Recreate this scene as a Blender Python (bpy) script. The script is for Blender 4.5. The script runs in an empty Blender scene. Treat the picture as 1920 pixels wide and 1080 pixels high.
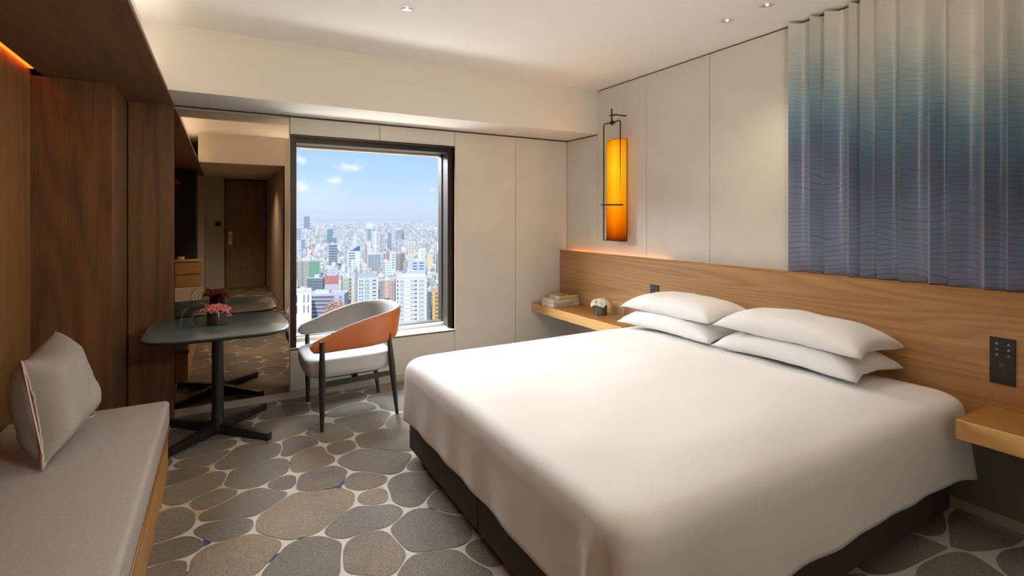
import bpy, bmesh, math, random
from mathutils import Vector, Matrix, noise
random.seed(7)
PI = math.pi
S = bpy.context.scene
COL = S.collection

# ------------------------------------------------------------ camera
cam = bpy.data.cameras.new('camera')
cam.sensor_width = 36.0
cam.lens = 36.0 * 953 / 1920
cam.shift_y = -(540 - 409) / 1920
cam.clip_start = 0.05
cam.clip_end = 60000
camo = bpy.data.objects.new('camera', cam)
camo.location = (0, 0, 1.5)
camo.rotation_euler = (PI / 2, 0, -math.radians(29.58))
COL.objects.link(camo)
S.camera = camo

# ------------------------------------------------------------ exposure, world, sun, daylight
S.view_settings.view_transform = 'Standard'
S.view_settings.look = 'None'
S.view_settings.gamma = 1
S.view_settings.use_curve_mapping = False
S.view_settings.exposure = 0.34
try:
    S.cycles.use_denoising = True
    S.cycles.max_bounces = 10
    S.cycles.diffuse_bounces = 6
    S.cycles.glossy_bounces = 5
    S.cycles.transmission_bounces = 8
    S.cycles.transparent_max_bounces = 12
    S.cycles.volume_bounces = 0
    S.cycles.caustics_reflective = False
    S.cycles.caustics_refractive = False
    S.cycles.sample_clamp_indirect = 4
except Exception:
    pass


def nd(nt, t, **kw):
    n = nt.nodes.new(t)
    for k, v in kw.items():
        if k.startswith('i_'):
            n.inputs[k[2:].replace('_', ' ')].default_value = v
        else:
            setattr(n, k, v)
    return n


world = bpy.data.worlds.new('sky')
S.world = world
world.use_nodes = True
nt = world.node_tree
nt.nodes.clear()
tc = nd(nt, 'ShaderNodeTexCoord')
sep = nd(nt, 'ShaderNodeSeparateXYZ')
nt.links.new(tc.outputs['Generated'], sep.inputs[0])
ramp = nd(nt, 'ShaderNodeValToRGB')
e = ramp.color_ramp.elements
e[0].position = 0.0
e[0].color = (0.62, 0.77, 0.93, 1)
e[1].position = 0.60
e[1].color = (0.10, 0.24, 0.62, 1)
for p, c in ((0.03, (0.62, 0.79, 0.95)), (0.09, (0.47, 0.70, 0.96)), (0.17, (0.36, 0.61, 0.95))):
    q = e.new(p)
    q.color = c + (1,)
nt.links.new(sep.outputs['Z'], ramp.inputs[0])
mp = nd(nt, 'ShaderNodeMapping')
mp.inputs['Scale'].default_value = (60, 60, 95)
nt.links.new(tc.outputs['Generated'], mp.inputs[0])
cn = nd(nt, 'ShaderNodeTexNoise', i_Scale=1.0, i_Detail=6.0, i_Roughness=0.6)
nt.links.new(mp.outputs[0], cn.inputs['Vector'])
last = None
# small cumulus: direction, half width, half height
for c, rw, rh in (
        ((0.2060, 0.9740, 0.0946), 0.0343, 0.0130), ((0.1796, 0.9813, 0.0692), 0.0191, 0.0100),
        ((0.1237, 0.9907, 0.0571), 0.016, 0.011), ((0.1179, 0.9873, 0.1068), 0.0153, 0.0120),
        ((0.3538, 0.9337, 0.0559), 0.0095, 0.0050),
        ((-0.20, 0.97, 0.12), 0.06, 0.02), ((0.62, 0.77, 0.10), 0.05, 0.018)):
    mpc = nd(nt, 'ShaderNodeMapping')
    mpc.vector_type = 'POINT'
    s = (1 / rw, 1 / rw, 1 / rh)
    mpc.inputs['Scale'].default_value = s
    mpc.inputs['Location'].default_value = tuple(-c[i] * s[i] for i in range(3))
    nt.links.new(tc.outputs['Generated'], mpc.inputs[0])
    ln_ = nd(nt, 'ShaderNodeVectorMath', operation='LENGTH')
    nt.links.new(mpc.outputs[0], ln_.inputs[0])
    inv = nd(nt, 'ShaderNodeMath', operation='SUBTRACT')
    inv.inputs[0].default_value = 1.0
    nt.links.new(ln_.outputs['Value'], inv.inputs[1])
    if last is None:
        last = inv
    else:
        m_ = nd(nt, 'ShaderNodeMath', operation='MAXIMUM')
        nt.links.new(last.outputs[0], m_.inputs[0])
        nt.links.new(inv.outputs[0], m_.inputs[1])
        last = m_
ca = nd(nt, 'ShaderNodeMath', operation='MULTIPLY_ADD')
ca.inputs[1].default_value = 2.2
nt.links.new(cn.outputs[0], ca.inputs[0])
nt.links.new(last.outputs[0], ca.inputs[2])
cr = nd(nt, 'ShaderNodeMapRange')
cr.inputs[1].default_value = 1.15
cr.inputs[2].default_value = 2.1
cr.inputs[4].default_value = .9
nt.links.new(ca.outputs[0], cr.inputs[0])
mx = nd(nt, 'ShaderNodeMix', data_type='RGBA')
nt.links.new(cr.outputs[0], mx.inputs[0])
nt.links.new(ramp.outputs[0], mx.inputs[6])
mx.inputs[7].default_value = (0.98, 0.98, 1.0, 1)
bg = nd(nt, 'ShaderNodeBackground', i_Strength=0.84)
nt.links.new(mx.outputs[2], bg.inputs[0])
wo = nd(nt, 'ShaderNodeOutputWorld')
nt.links.new(bg.outputs[0], wo.inputs[0])


def light(name, kind, loc, energy, color=(1, 1, 1), rot=(0, 0, 0), **kw):
    l = bpy.data.lights.new(name, kind)
    l.energy = energy
    l.color = color
    for k, v in kw.items():
        setattr(l, k, v)
    o = bpy.data.objects.new(name, l)
    o.location = loc
    o.rotation_euler = rot
    COL.objects.link(o)
    return o


def aim(o, target):
    d = Vector(target) - o.location
    o.rotation_euler = d.to_track_quat('-Z', 'Y').to_euler()


# afternoon sun over the city, behind the hotel
sun = light('sun', 'SUN', (0, 0, 60), 3.7, (1.0, 0.96, 0.9), angle=0.02)
sun.rotation_euler = Vector((0.25, 0.75, -0.75)).to_track_quat('-Z', 'Y').to_euler()
# area lamp added outside for high sky light, above the line of sight
day = light('daylight_fill', 'AREA', (-2.0, 9.5, 5.4), 7400, (0.93, 0.965, 1.0), shape='RECTANGLE', size=13, size_y=5.0)
aim(day, (1.6, 3.6, 0.9))
# window portal helps the sky light in
por = light('window_portal', 'AREA', (1.2, 4.93, 1.3), 1, shape='RECTANGLE', size=1.5, size_y=1.8)
por.rotation_euler = (-PI / 2, 0, 0)
por.data.cycles.is_portal = True
# soft fill lamp added out of view above the near end of the bed
lp = light('ceiling_fill_light', 'AREA', (1.40, 0.75, 2.74), 5, (1.0, 0.88, 0.74), shape='RECTANGLE', size=.85, size_y=.85)
aim(lp, (1.3, 2.6, .5))
lf = light('foyer_fill_light', 'SPOT', (0.3, -1.3, 2.33), 75, (1.0, 0.80, 0.58), (0, 0, 0), spot_size=2.2, spot_blend=1, shadow_soft_size=.05)  # unseen lamp added to brighten the foyer in the mirror
# unseen fill lamp added on the bulkhead ledge to brighten the ceiling
cv = light('ledge_fill_light', 'AREA', (-.395, 1.9, 2.395), 14, (1.0, 0.88, 0.74), shape='RECTANGLE', size=.09, size_y=4.0)
cv.rotation_euler = (PI, math.radians(-62), 0)
# fill lamp added out of view by the rear wall, brightening the ceiling
up = light('rear_fill_light', 'AREA', (1.35, .22, 1.95), 24, (1.0, 0.90, 0.77), shape='RECTANGLE', size=.8, size_y=.12)
aim(up, (1.0, 1.6, 2.79))
# daylight lamp added for bounce off sunlit roofs, placed under the line of sight
rf = light('roof_bounce_fill', 'AREA', (1.0, 6.8, -1.7), 600, (1.0, 0.96, 0.88), shape='RECTANGLE', size=5, size_y=3.0)
aim(rf, (1.0, 4.3, 2.3))

# ------------------------------------------------------------ materials
def mat(name, color=(.8, .8, .8), rough=.6, metal=0., **kw):
    m = bpy.data.materials.new(name)
    m.use_nodes = True
    b = m.node_tree.nodes['Principled BSDF']
    b.inputs['Base Color'].default_value = tuple(color) + (1,)
    b.inputs['Roughness'].default_value = rough
    b.inputs['Metallic'].default_value = metal
    for k, v in kw.items():
        b.inputs[k.replace('_', ' ')].default_value = v
    return m


def bump(m, scale=200, strength=.2, dist=.002, detail=3, stretch=(1, 1, 1)):
    t = m.node_tree
    g = nd(t, 'ShaderNodeNewGeometry')
    mp = nd(t, 'ShaderNodeMapping')
    mp.inputs['Scale'].default_value = stretch
    t.links.new(g.outputs['Position'], mp.inputs[0])
    n = nd(t, 'ShaderNodeTexNoise', i_Scale=scale, i_Detail=float(detail))
    t.links.new(mp.outputs[0], n.inputs['Vector'])
    b = nd(t, 'ShaderNodeBump', i_Strength=strength, i_Distance=dist)
    t.links.new(n.outputs[0], b.inputs['Height'])
    t.links.new(b.outputs[0], t.nodes['Principled BSDF'].inputs['Normal'])
    return m


def mottle(m, c1, c2, scale=3., detail=4, stretch=(1, 1, 1), lo=.35, hi=.65):
    t = m.node_tree
    g = nd(t, 'ShaderNodeNewGeometry')
    mp = nd(t, 'ShaderNodeMapping')
    mp.inputs['Scale'].default_value = stretch
    t.links.new(g.outputs['Position'], mp.inputs[0])
    n = nd(t, 'ShaderNodeTexNoise', i_Scale=scale, i_Detail=float(detail))
    t.links.new(mp.outputs[0], n.inputs['Vector'])
    r = nd(t, 'ShaderNodeValToRGB')
    r.color_ramp.elements[0].position = lo
    r.color_ramp.elements[0].color = tuple(c1) + (1,)
    r.color_ramp.elements[1].position = hi
    r.color_ramp.elements[1].color = tuple(c2) + (1,)
    t.links.new(n.outputs[0], r.inputs[0])
    t.links.new(r.outputs[0], t.nodes['Principled BSDF'].inputs['Base Color'])
    return m


def wood(name, dark, light_, along='Y', rough=.38, rings=26., across=2.6, offs=(0, 0, 0), fig=.42, al=.42):
    """oak: cathedral figure from the contour lines of a stretched noise, plus fine pores"""
    m = mat(name, light_, rough)
    t = m.node_tree
    g = nd(t, 'ShaderNodeNewGeometry')
    k = {'X': 0, 'Y': 1, 'Z': 2}[along]
    def mapped(al, ac):
        mp = nd(t, 'ShaderNodeMapping')
        s = [ac] * 3
        s[k] = al
        mp.inputs['Scale'].default_value = s
        mp.inputs['Location'].default_value = offs
        t.links.new(g.outputs['Position'], mp.inputs[0])
        return mp.outputs[0]
    n1 = nd(t, 'ShaderNodeTexNoise', i_Scale=1.0, i_Detail=2.0, i_Roughness=.4, i_Distortion=.15)
    t.links.new(mapped(al, across), n1.inputs['Vector'])
    mu = nd(t, 'ShaderNodeMath', operation='MULTIPLY')
    mu.inputs[1].default_value = rings
    t.links.new(n1.outputs[0], mu.inputs[0])
    fr = nd(t, 'ShaderNodeMath', operation='FRACT')
    t.links.new(mu.outputs[0], fr.inputs[0])
    rr = nd(t, 'ShaderNodeValToRGB')
    el = rr.color_ramp.elements
    el[0].position = 0.0
    el[0].color = (.15, .15, .15, 1)
    el[1].position = 1.0
    el[1].color = (.05, .05, .05, 1)
    for p, v in ((.25, .55), (.6, 1.0), (.88, .62)):
        q = el.new(p)
        q.color = (v, v, v, 1)
    t.links.new(fr.outputs[0], rr.inputs[0])
    n2 = nd(t, 'ShaderNodeTexNoise', i_Scale=1.0, i_Detail=3.0, i_Roughness=.6)
    t.links.new(mapped(3., 150.), n2.inputs['Vector'])
    n3 = nd(t, 'ShaderNodeTexNoise', i_Scale=1.0, i_Detail=2.0)
    t.links.new(mapped(.5, 9.), n3.inputs['Vector'])
    a1 = nd(t, 'ShaderNodeMath', operation='MULTIPLY')
    a1.inputs[1].default_value = fig
    t.links.new(rr.outputs[0], a1.inputs[0])
    a2 = nd(t, 'ShaderNodeMath', operation='MULTIPLY_ADD')
    a2.inputs[1].default_value = .45
    t.links.new(n2.outputs[0], a2.inputs[0])
    t.links.new(a1.outputs[0], a2.inputs[2])
    a3 = nd(t, 'ShaderNodeMath', operation='MULTIPLY_ADD')
    a3.inputs[1].default_value = .42
    t.links.new(n3.outputs[0], a3.inputs[0])
    t.links.new(a2.outputs[0], a3.inputs[2])
    mx = nd(t, 'ShaderNodeMix', data_type='RGBA')
    mr = nd(t, 'ShaderNodeMapRange')
    mr.inputs[1].default_value = .3
    mr.inputs[2].default_value = .95
    t.links.new(a3.outputs[0], mr.inputs[0])
    t.links.new(mr.outputs[0], mx.inputs[0])
    mx.inputs[6].default_value = tuple(dark) + (1,)
    mx.inputs[7].default_value = tuple(light_) + (1,)
    t.links.new(mx.outputs[2], t.nodes['Principled BSDF'].inputs['Base Color'])
    b = nd(t, 'ShaderNodeBump', i_Strength=.12, i_Distance=.001)
    t.links.new(n2.outputs[0], b.inputs['Height'])
    t.links.new(b.outputs[0], t.nodes['Principled BSDF'].inputs['Normal'])
    return m


M = {}
M['ceiling'] = bump(mat('ceiling_paint', (.86, .84, .80), .85), 90, .05)
M['plaster'] = bump(mat('plaster', (.74, .70, .63), .85), 90, .05)
M['panel'] = bump(mottle(mat('linen_wallcovering', (.6, .56, .5), .8), (.625, .59, .52), (.665, .63, .56), 2.5), 1.0, .25, .001, 2, (700, 700, 260))
M['backing'] = mat('shadow_gap', (.06, .045, .035), .8)
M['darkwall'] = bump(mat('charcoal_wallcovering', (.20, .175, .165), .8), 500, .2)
M['skirt'] = mat('skirting', (.42, .38, .33), .6)
M['wood_bed'] = wood('oak_headboard', (.28, .13, .045), (.52, .30, .13), 'Y', .36, 22., 3.0, (3.1, .4, 1.7), .30, .24)
M['wood_shelf'] = wood('oak_shelf', (.32, .13, .03), (.45, .215, .06), 'Y', .32, 18., 2.4, (1, 2, 3), .25, .3)
M['wood_shaded'] = wood('shaded_oak', (.085, .038, .014), (.30, .145, .052), 'Z', .45, 12., 3.4, (.3, .8, 0), .20, .22)  # headboard oak with the left side's shade put into the colour
M['wood_wall'] = wood('lit_oak_wall', (.16, .075, .024), (.42, .23, .085), 'Z', .45, 12., 3.4, (.3, .8, 0), .20, .22)  # alcove oak again, lit back wall put in as lighter, warmer colour
M['wood_soffit'] = wood('shaded_oak_horizontal', (.10, .046, .018), (.28, .145, .058), 'Y', .5, 12., 2.6, (.3, 5, 0), .18, .3)  # same oak, darkened in colour for the shade on the bulkhead
M['wood_amber'] = wood('honey_oak', (.55, .30, .09), (.74, .44, .16), 'Y', .4, 16., 3.0, (4, 2, 3))
M['wood_door'] = wood('door_oak', (.20, .12, .05), (.36, .22, .10), 'Z', .45, 16., 3.0, (6, 2, 3))
M['black'] = mat('black_metal', (.018, .017, .017), .42)
M['blackwood'] = mat('black_stained_wood', (.022, .02, .018), .45)
M['bronze'] = mat('dark_bronze', (.035, .025, .018), .4, .6)
M['brass'] = mat('brass', (.62, .42, .18), .35, 1.)
M['champagne'] = mat('champagne_strip', (.50, .37, .20), .45, .2)
M['chrome'] = mat('chrome', (.8, .78, .75), .15, 1.)
M['mirror'] = mat('bronze_mirror', (.60, .47, .35), .0, 1.)
M['glass'] = mat('window_glass', (1, 1, 1), .0, 0., IOR=1.05)
M['linen'] = bump(mat('white_cotton', (.82, .81, .80), .75), 400, .08, .001)
M['sill'] = mat('white_stone_sill', (.86, .83, .78), .4)
M['base'] = bump(mat('charcoal_bed_fabric', (.055, .048, .045), .85), 600, .3)
M['mattress'] = mat('mattress_ticking', (.75, .73, .7), .8)
M['grey_fabric'] = bump(mottle(mat('grey_weave', (.45, .43, .42), .9), (.44, .43, .42), (.53, .515, .505), 260., 2), 500, .35, .001)
M['bench_fabric'] = bump(mottle(mat('grey_bench_weave', (.45, .43, .42), .9), (.50, .49, .48), (.60, .59, .58), 240., 3), 500, .35, .001)
M['chair_fabric'] = bump(mat('shaded_grey_upholstery', (.31, .295, .28), .85), 600, .25, .001)  # light grey upholstery, inner shade of the back darkened into the colour
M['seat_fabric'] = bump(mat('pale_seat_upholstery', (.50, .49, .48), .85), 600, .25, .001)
M['orange_leather'] = bump(mat('tan_orange_leather', (.50, .135, .028), .42), 300, .1, .001)
M['orange_piping'] = mat('rust_piping', (.45, .12, .05), .7)
M['white_piping'] = mat('pale_piping', (.75, .72, .7), .7)
M['dark_fabric'] = bump(mat('charcoal_weave', (.08, .075, .075), .9), 500, .3, .001)
M['lacquer'] = mat('teal_grey_lacquer', (.13, .20, .215), .2)
M['table_edge'] = mat('black_table_edge', (.012, .013, .014), .6)
M['stoneware'] = mat('dark_stoneware', (.03, .031, .027), .3)
M['pewter'] = mat('pewter_pot', (.16, .14, .125), .35, .7)
M['leaf'] = mat('leaf_green', (.34, .44, .22), .45)
M['pink'] = mottle(mat('pink_petals', (.8, .2, .25), .6), (.80, .15, .19), (.95, .60, .58), 90., 2)
M['white_petal'] = mat('white_petals', (.88, .86, .80), .6)
M['yellow'] = mat('flower_centre', (.75, .70, .15), .6)
M['paper'] = mat('book_pages', (.78, .74, .66), .8)
M['cover_white'] = mat('white_book_cover', (.74, .70, .65), .5)
M['cover_pink'] = mat('rose_white_cover', (.66, .57, .52), .5)
M['cover_yellow'] = mat('yellow_spine_cover', (.62, .52, .22), .5)
M['cover_photo'] = mottle(mat('picture_cover', (.4, .3, .25), .4), (.06, .04, .04), (.55, .38, .30), 22., 2, lo=.45, hi=.55)
M['ink'] = mat('printed_ink', (.05, .045, .04), .6)
M['icon'] = mat('icon_white', (.62, .62, .62), .5)
M['socket'] = mat('socket_grey', (.05, .045, .04), .4)
M['acrylic'] = mat('smoked_acrylic', (.80, .62, .40), .08, 0., Alpha=.14)
M['tea'] = mat('white_ceramic', (.8, .78, .72), .3)
M['dark_glass'] = mat('dark_glass', (.02, .028, .04), .05)


def emis(name, color, strength):
    m = bpy.data.materials.new(name)
    m.use_nodes = True
    t = m.node_tree
    t.nodes.clear()
    a = nd(t, 'ShaderNodeEmission', i_Strength=strength)
    a.inputs[0].default_value = tuple(color) + (1,)
    o = nd(t, 'ShaderNodeOutputMaterial')
    t.links.new(a.outputs[0], o.inputs[0])
    return m


M['led_orange'] = emis('led_orange', (1, .10, .008), 4)
M['led_amber'] = emis('led_amber', (1, .40, .12), 15)
M['bulb'] = emis('downlight_bulb', (1, .85, .62), 1.6)

# glass: clear with a faint reflection, lets light through unblocked
def clear_glass(name, tint=(1, 1, 1), f=.04):
    m = bpy.data.materials.new(name)
    m.use_nodes = True
    t = m.node_tree
    t.nodes.clear()
    a = nd(t, 'ShaderNodeBsdfTransparent')
    a.inputs[0].default_value = tuple(tint) + (1,)
    g = nd(t, 'ShaderNodeBsdfGlossy', i_Roughness=0.2)
    mx = nd(t, 'ShaderNodeMixShader')
    mx.inputs[0].default_value = f
    o = nd(t, 'ShaderNodeOutputMaterial')
    t.links.new(a.outputs[0], mx.inputs[1])
    t.links.new(g.outputs[0], mx.inputs[2])
    t.links.new(mx.outputs[0], o.inputs[0])
    return m


M['glass'] = clear_glass('window_glass', (.98, .99, 1), .004)


# ------------------------------------------------------------ object helpers
def link(name, me, m=None, parent=None):
    o = bpy.data.objects.new(name, me)
    COL.objects.link(o)
    if m is not None and not me.materials:
        for x in (m if isinstance(m, (list, tuple)) else [m]):
            me.materials.append(x)
    if parent is not None:
        o.parent = parent
    return o


def root_off(parent):
    v = Vector((0, 0, 0))
    while parent is not None:
        v += parent.location
        parent = parent.parent
    return v


def obj(name, bm, m, parent=None, smooth=False, world_space=True, **kw):
    """one mesh object; bm is in room coordinates, moved into the parent's space"""
    me = bpy.data.meshes.new(name)
    if parent is not None and world_space:
        bmesh.ops.translate(bm, vec=-root_off(parent), verts=bm.verts)
    bm.normal_update()
    if smooth:
        for f in bm.faces:
            f.smooth = True
    bm.to_mesh(me)
    bm.free()
    if smooth == 'auto':
        try:
            me.set_sharp_from_angle(angle=math.radians(35))
        except Exception:
            pass
    o = link(name, me, m, parent)
    for k, v in kw.items():
        o[k] = v
    return o


def thing(name, label, cat, loc=(0, 0, 0), rotz=0., group=None):
    o = bpy.data.objects.new(name, None)
    o.empty_display_size = .1
    COL.objects.link(o)
    o.location = loc
    o.rotation_euler = (0, 0, rotz)
    tag(o, label, cat, group)
    return o


def tag(o, label, cat, group=None, kind=None):
    o['label'] = label
    o['category'] = cat
    if group:
        o['group'] = group
    if kind:
        o['kind'] = kind
    return o


def struct(name, bm, m, smooth=False):
    return obj(name, bm, m, None, smooth, kind='structure')


def NB():
    return bmesh.new()


def box(bm, x0, x1, y0, y1, z0, z1, bev=0., seg=2):
    r = bmesh.ops.create_cube(bm, size=1)
    vs = r['verts']
    bmesh.ops.scale(bm, vec=(x1 - x0, y1 - y0, z1 - z0), verts=vs)
    bmesh.ops.translate(bm, vec=((x0 + x1) / 2, (y0 + y1) / 2, (z0 + z1) / 2), verts=vs)
    if bev > 0:
        es = set()
        for v in vs:
            es.update(v.link_edges)
        bmesh.ops.bevel(bm, geom=list(es), offset=bev, segments=seg, affect='EDGES', profile=.5)
    return bm


def bx(*a, **k):
    return box(NB(), *a, **k)


def rings(bm, loops, cap0=True, cap1=True, closed=True):
    """bridge point loops of equal length"""
    V = [[bm.verts.new(p) for p in lp] for lp in loops]
    n = len(V[0])
    for a, b in zip(V, V[1:]):
        for i in range(n if closed else n - 1):
            j = (i + 1) % n
            bm.faces.new((a[i], a[j], b[j], b[i]))
    if cap0:
        bm.faces.new(V[0][::-1])
    if cap1:
        bm.faces.new(V[-1])
    return bm


def tube(bm, pts, rad, n=10, cap=True):
    pts = [Vector(p) for p in pts]
    rs = rad if isinstance(rad, (list, tuple)) else [rad] * len(pts)
    loops = []
    ref = None
    for i, p in enumerate(pts):
        d = (pts[min(i + 1, len(pts) - 1)] - pts[max(i - 1, 0)]).normalized()
        if ref is None:
            ref = Vector((0, 0, 1)) if abs(d.z) < .9 else Vector((1, 0, 0))
        a = d.cross(ref).normalized()
        b = d.cross(a).normalized()
        ref = b.cross(d) if False else ref
        loops.append([p + (a * math.cos(2 * PI * k / n) + b * math.sin(2 * PI * k / n)) * rs[i] for k in range(n)])
    return rings(bm, loops, cap, cap)


def bar(bm, p0, p1, w0, h0, w1, h1, up=(0, 0, 1)):
    """tapered rectangular bar"""
    p0, p1, up = Vector(p0), Vector(p1), Vector(up)
    d = (p1 - p0).normalized()
    a = d.cross(up).normalized()
    b = a.cross(d).normalized()
    L = []
    for p, w, h in ((p0, w0, h0), (p1, w1, h1)):
        L.append([p + a * w / 2 + b * h / 2, p - a * w / 2 + b * h / 2, p - a * w / 2 - b * h / 2, p + a * w / 2 - b * h / 2])
    return rings(bm, L)


def lathe(bm, prof, c, n=32):
    loops = [[(c[0] + r * math.cos(2 * PI * k / n), c[1] + r * math.sin(2 * PI * k / n), c[2] + z) for k in range(n)] for r, z in prof]
    return rings(bm, loops)


def copy_tree(o, parent=None):
    c = o.copy()
    COL.objects.link(c)
    c.parent = parent
    for ch in list(o.children):
        copy_tree(ch, c)
    return c

# ------------------------------------------------------------ room shell
D = 4.58
W = 3.297
CZ = 2.79
SB = 2.343

STONES=[[(0.14,2.8),(0.17,2.88),(0.27,2.97),(0.41,2.96),(0.57,2.93),(0.6,2.81),(0.6,2.73),(0.5,2.65),(0.4,2.58),(0.31,2.56),(0.2,2.65),(0.14,2.74)],[(-0.14,2.98),(-0.08,3.04),(0.05,3.1),(0.15,3.14),(0.28,3.06),(0.31,3),(0.25,2.93),(0.14,2.88),(0.03,2.89),(-0.1,2.93)],[(-0.13,2.9),(-0.05,2.92),(0.1,2.86),(0.13,2.79),(0.11,2.73),(0.01,2.71),(-0.05,2.75),(-0.12,2.84)],[(-0.29,3.13),(-0.23,3.16),(-0.17,3.12),(-0.14,3.03),(-0.16,2.97),(-0.15,2.88),(-0.23,2.86),(-0.28,2.86),(-0.3,3.03)],[(-0.12,2.63),(-0.07,2.7),(0.01,2.71),(0.1,2.7),(0.19,2.63),(0.23,2.56),(0.22,2.5),(0.15,2.42),(0.07,2.37),(-0.06,2.35),(-0.12,2.41),(-0.13,2.57)],[(0.1,2.37),(0.19,2.44),(0.24,2.53),(0.31,2.54),(0.41,2.51),(0.47,2.44),(0.47,2.38),(0.43,2.3),(0.43,2.2),(0.33,2.13),(0.2,2.19)],[(0.49,2.42),(0.54,2.45),(0.64,2.44),(0.68,2.37),(0.68,2.3),(0.69,2.21),(0.66,2.13),(0.62,2.09),(0.57,2.15),(0.46,2.2),(0.44,2.26),(0.47,2.34)],[(0.41,2.56),(0.46,2.63),(0.6,2.7),(0.73,2.63),(0.82,2.55),(0.79,2.51),(0.67,2.48),(0.56,2.49),(0.48,2.46),(0.41,2.52)],[(0.74,2.46),(0.82,2.51),(0.92,2.49),(1.01,2.36),(1.02,2.16),(0.9,2.15),(0.78,2.19),(0.72,2.26),(0.7,2.35)],[(0.69,2.16),(0.75,2.18),(0.88,2.15),(0.94,2.06),(0.97,1.99),(0.95,1.9),(0.89,1.82),(0.65,1.94),(0.64,2.08)],[(0.81,2.81),(0.9,2.9),(1,2.89),(1.05,2.77),(1.05,2.67),(0.96,2.63),(0.91,2.54),(0.85,2.55),(0.78,2.65)],[(0.64,2.79),(0.69,2.81),(0.78,2.82),(0.77,2.71),(0.74,2.65),(0.67,2.66),(0.62,2.72)],[(0.6,3.02),(0.64,3.07),(0.73,3.03),(0.81,2.95),(0.8,2.88),(0.77,2.83),(0.69,2.86),(0.64,2.88),(0.6,2.95)],[(0.62,3.3),(0.68,3.37),(0.86,3.31),(0.99,3.17),(0.98,3.04),(0.91,2.94),(0.81,2.96),(0.69,3.11),(0.61,3.22)],[(0.76,3.43),(0.82,3.56),(0.97,3.58),(1.13,3.46),(1.15,3.28),(1.05,3.2),(0.96,3.21),(0.84,3.32)],[(0.35,3.28),(0.38,3.46),(0.47,3.55),(0.57,3.51),(0.56,3.39),(0.61,3.31),(0.58,3.24),(0.45,3.23),(0.39,3.23)],[(0.57,3.41),(0.6,3.51),(0.72,3.54),(0.76,3.48),(0.71,3.33),(0.64,3.32)],[(0.36,3.06),(0.38,3.17),(0.45,3.21),(0.57,3.21),(0.65,3.11),(0.59,3.02),(0.58,2.95),(0.44,2.97),(0.36,3.04)],[(0.21,3.15),(0.25,3.19),(0.33,3.22),(0.36,3.17),(0.35,3.07),(0.32,3.05),(0.23,3.1)],[(0,3.33),(0.05,3.46),(0.17,3.5),(0.32,3.47),(0.36,3.39),(0.34,3.29),(0.26,3.25),(0.15,3.18),(0.07,3.2),(0,3.26)],[(-0.04,3.53),(-0.02,3.65),(0.09,3.72),(0.25,3.72),(0.35,3.68),(0.34,3.57),(0.27,3.49),(0.17,3.48),(0.05,3.47)],[(-0.23,3.64),(-0.22,3.75),(-0.14,3.74),(0.01,3.78),(0.05,3.77),(-0.02,3.68),(-0.05,3.6),(-0.14,3.6)],[(-0.3,3.41),(-0.31,3.56),(-0.27,3.59),(-0.19,3.59),(-0.09,3.58),(-0.07,3.51),(-0.1,3.48),(-0.18,3.46),(-0.26,3.42)],[(-0.28,3.21),(-0.29,3.34),(-0.28,3.4),(-0.18,3.44),(-0.09,3.47),(0.03,3.43),(0.03,3.37),(-0,3.31),(-0.05,3.27),(-0.17,3.19),(-0.2,3.16)],[(-0.16,3.16),(-0.06,3.24),(0.01,3.22),(0.09,3.16),(0.04,3.11),(-0.04,3.07),(-0.11,3.05),(-0.15,3.11)],[(0.32,3.53),(0.37,3.72),(0.46,3.77),(0.54,3.65),(0.56,3.56),(0.49,3.57),(0.42,3.53),(0.38,3.46),(0.3,3.48)],[(0.5,3.78),(0.56,3.86),(0.7,3.82),(0.78,3.7),(0.78,3.6),(0.71,3.56),(0.59,3.58),(0.55,3.67)],[(0.72,3.82),(0.8,3.94),(0.96,3.97),(1.07,3.87),(1.04,3.74),(0.96,3.67),(0.85,3.62),(0.8,3.61),(0.79,3.71)],[(0.18,3.96),(0.27,4.08),(0.36,4.16),(0.51,4.13),(0.57,4.01),(0.54,3.91),(0.45,3.85),(0.34,3.8),(0.23,3.78),(0.19,3.85)],[(-0.28,3.79),(-0.26,3.95),(-0.14,3.94),(0.04,3.87),(0.04,3.79),(-0.07,3.77),(-0.2,3.79)],[(-0.29,2.7),(-0.29,2.82),(-0.22,2.82),(-0.16,2.84),(-0.1,2.79),(-0.05,2.72),(-0.1,2.71),(-0.18,2.69),(-0.24,2.69)],[(-0.29,2.58),(-0.26,2.66),(-0.2,2.67),(-0.14,2.63),(-0.14,2.57),(-0.14,2.5),(-0.22,2.48)],[(0.93,2.5),(0.96,2.61),(1.04,2.65),(1.11,2.54),(1.11,2.38),(1.03,2.37)],[(1.04,3.66),(1.11,3.78),(1.22,3.76),(1.18,3.5),(1.07,3.59)],[(0.76,4.11),(0.85,4.2),(1.01,4.16),(1.05,4.04),(0.94,3.99),(0.79,3.98),(0.74,4.06)],[(0.26,4.31),(0.29,4.42),(0.43,4.44),(0.61,4.38),(0.56,4.23),(0.46,4.17),(0.35,4.19)],[(0.97,2.96),(1.04,3.09),(1.05,2.97),(1.07,2.85),(0.98,2.91)],[(0.92,2.1),(0.99,2.13),(1.05,2.1),(1.04,1.96),(0.99,1.93),(0.97,2.01)]]


def chaikin(P, n=2):
    for _ in range(n):
        Q = []
        for i in range(len(P)):
            a, b = P[i], P[(i + 1) % len(P)]
            Q.append((a[0] * .75 + b[0] * .25, a[1] * .75 + b[1] * .25))
            Q.append((a[0] * .25 + b[0] * .75, a[1] * .25 + b[1] * .75))
        P = Q
    return P


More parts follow.
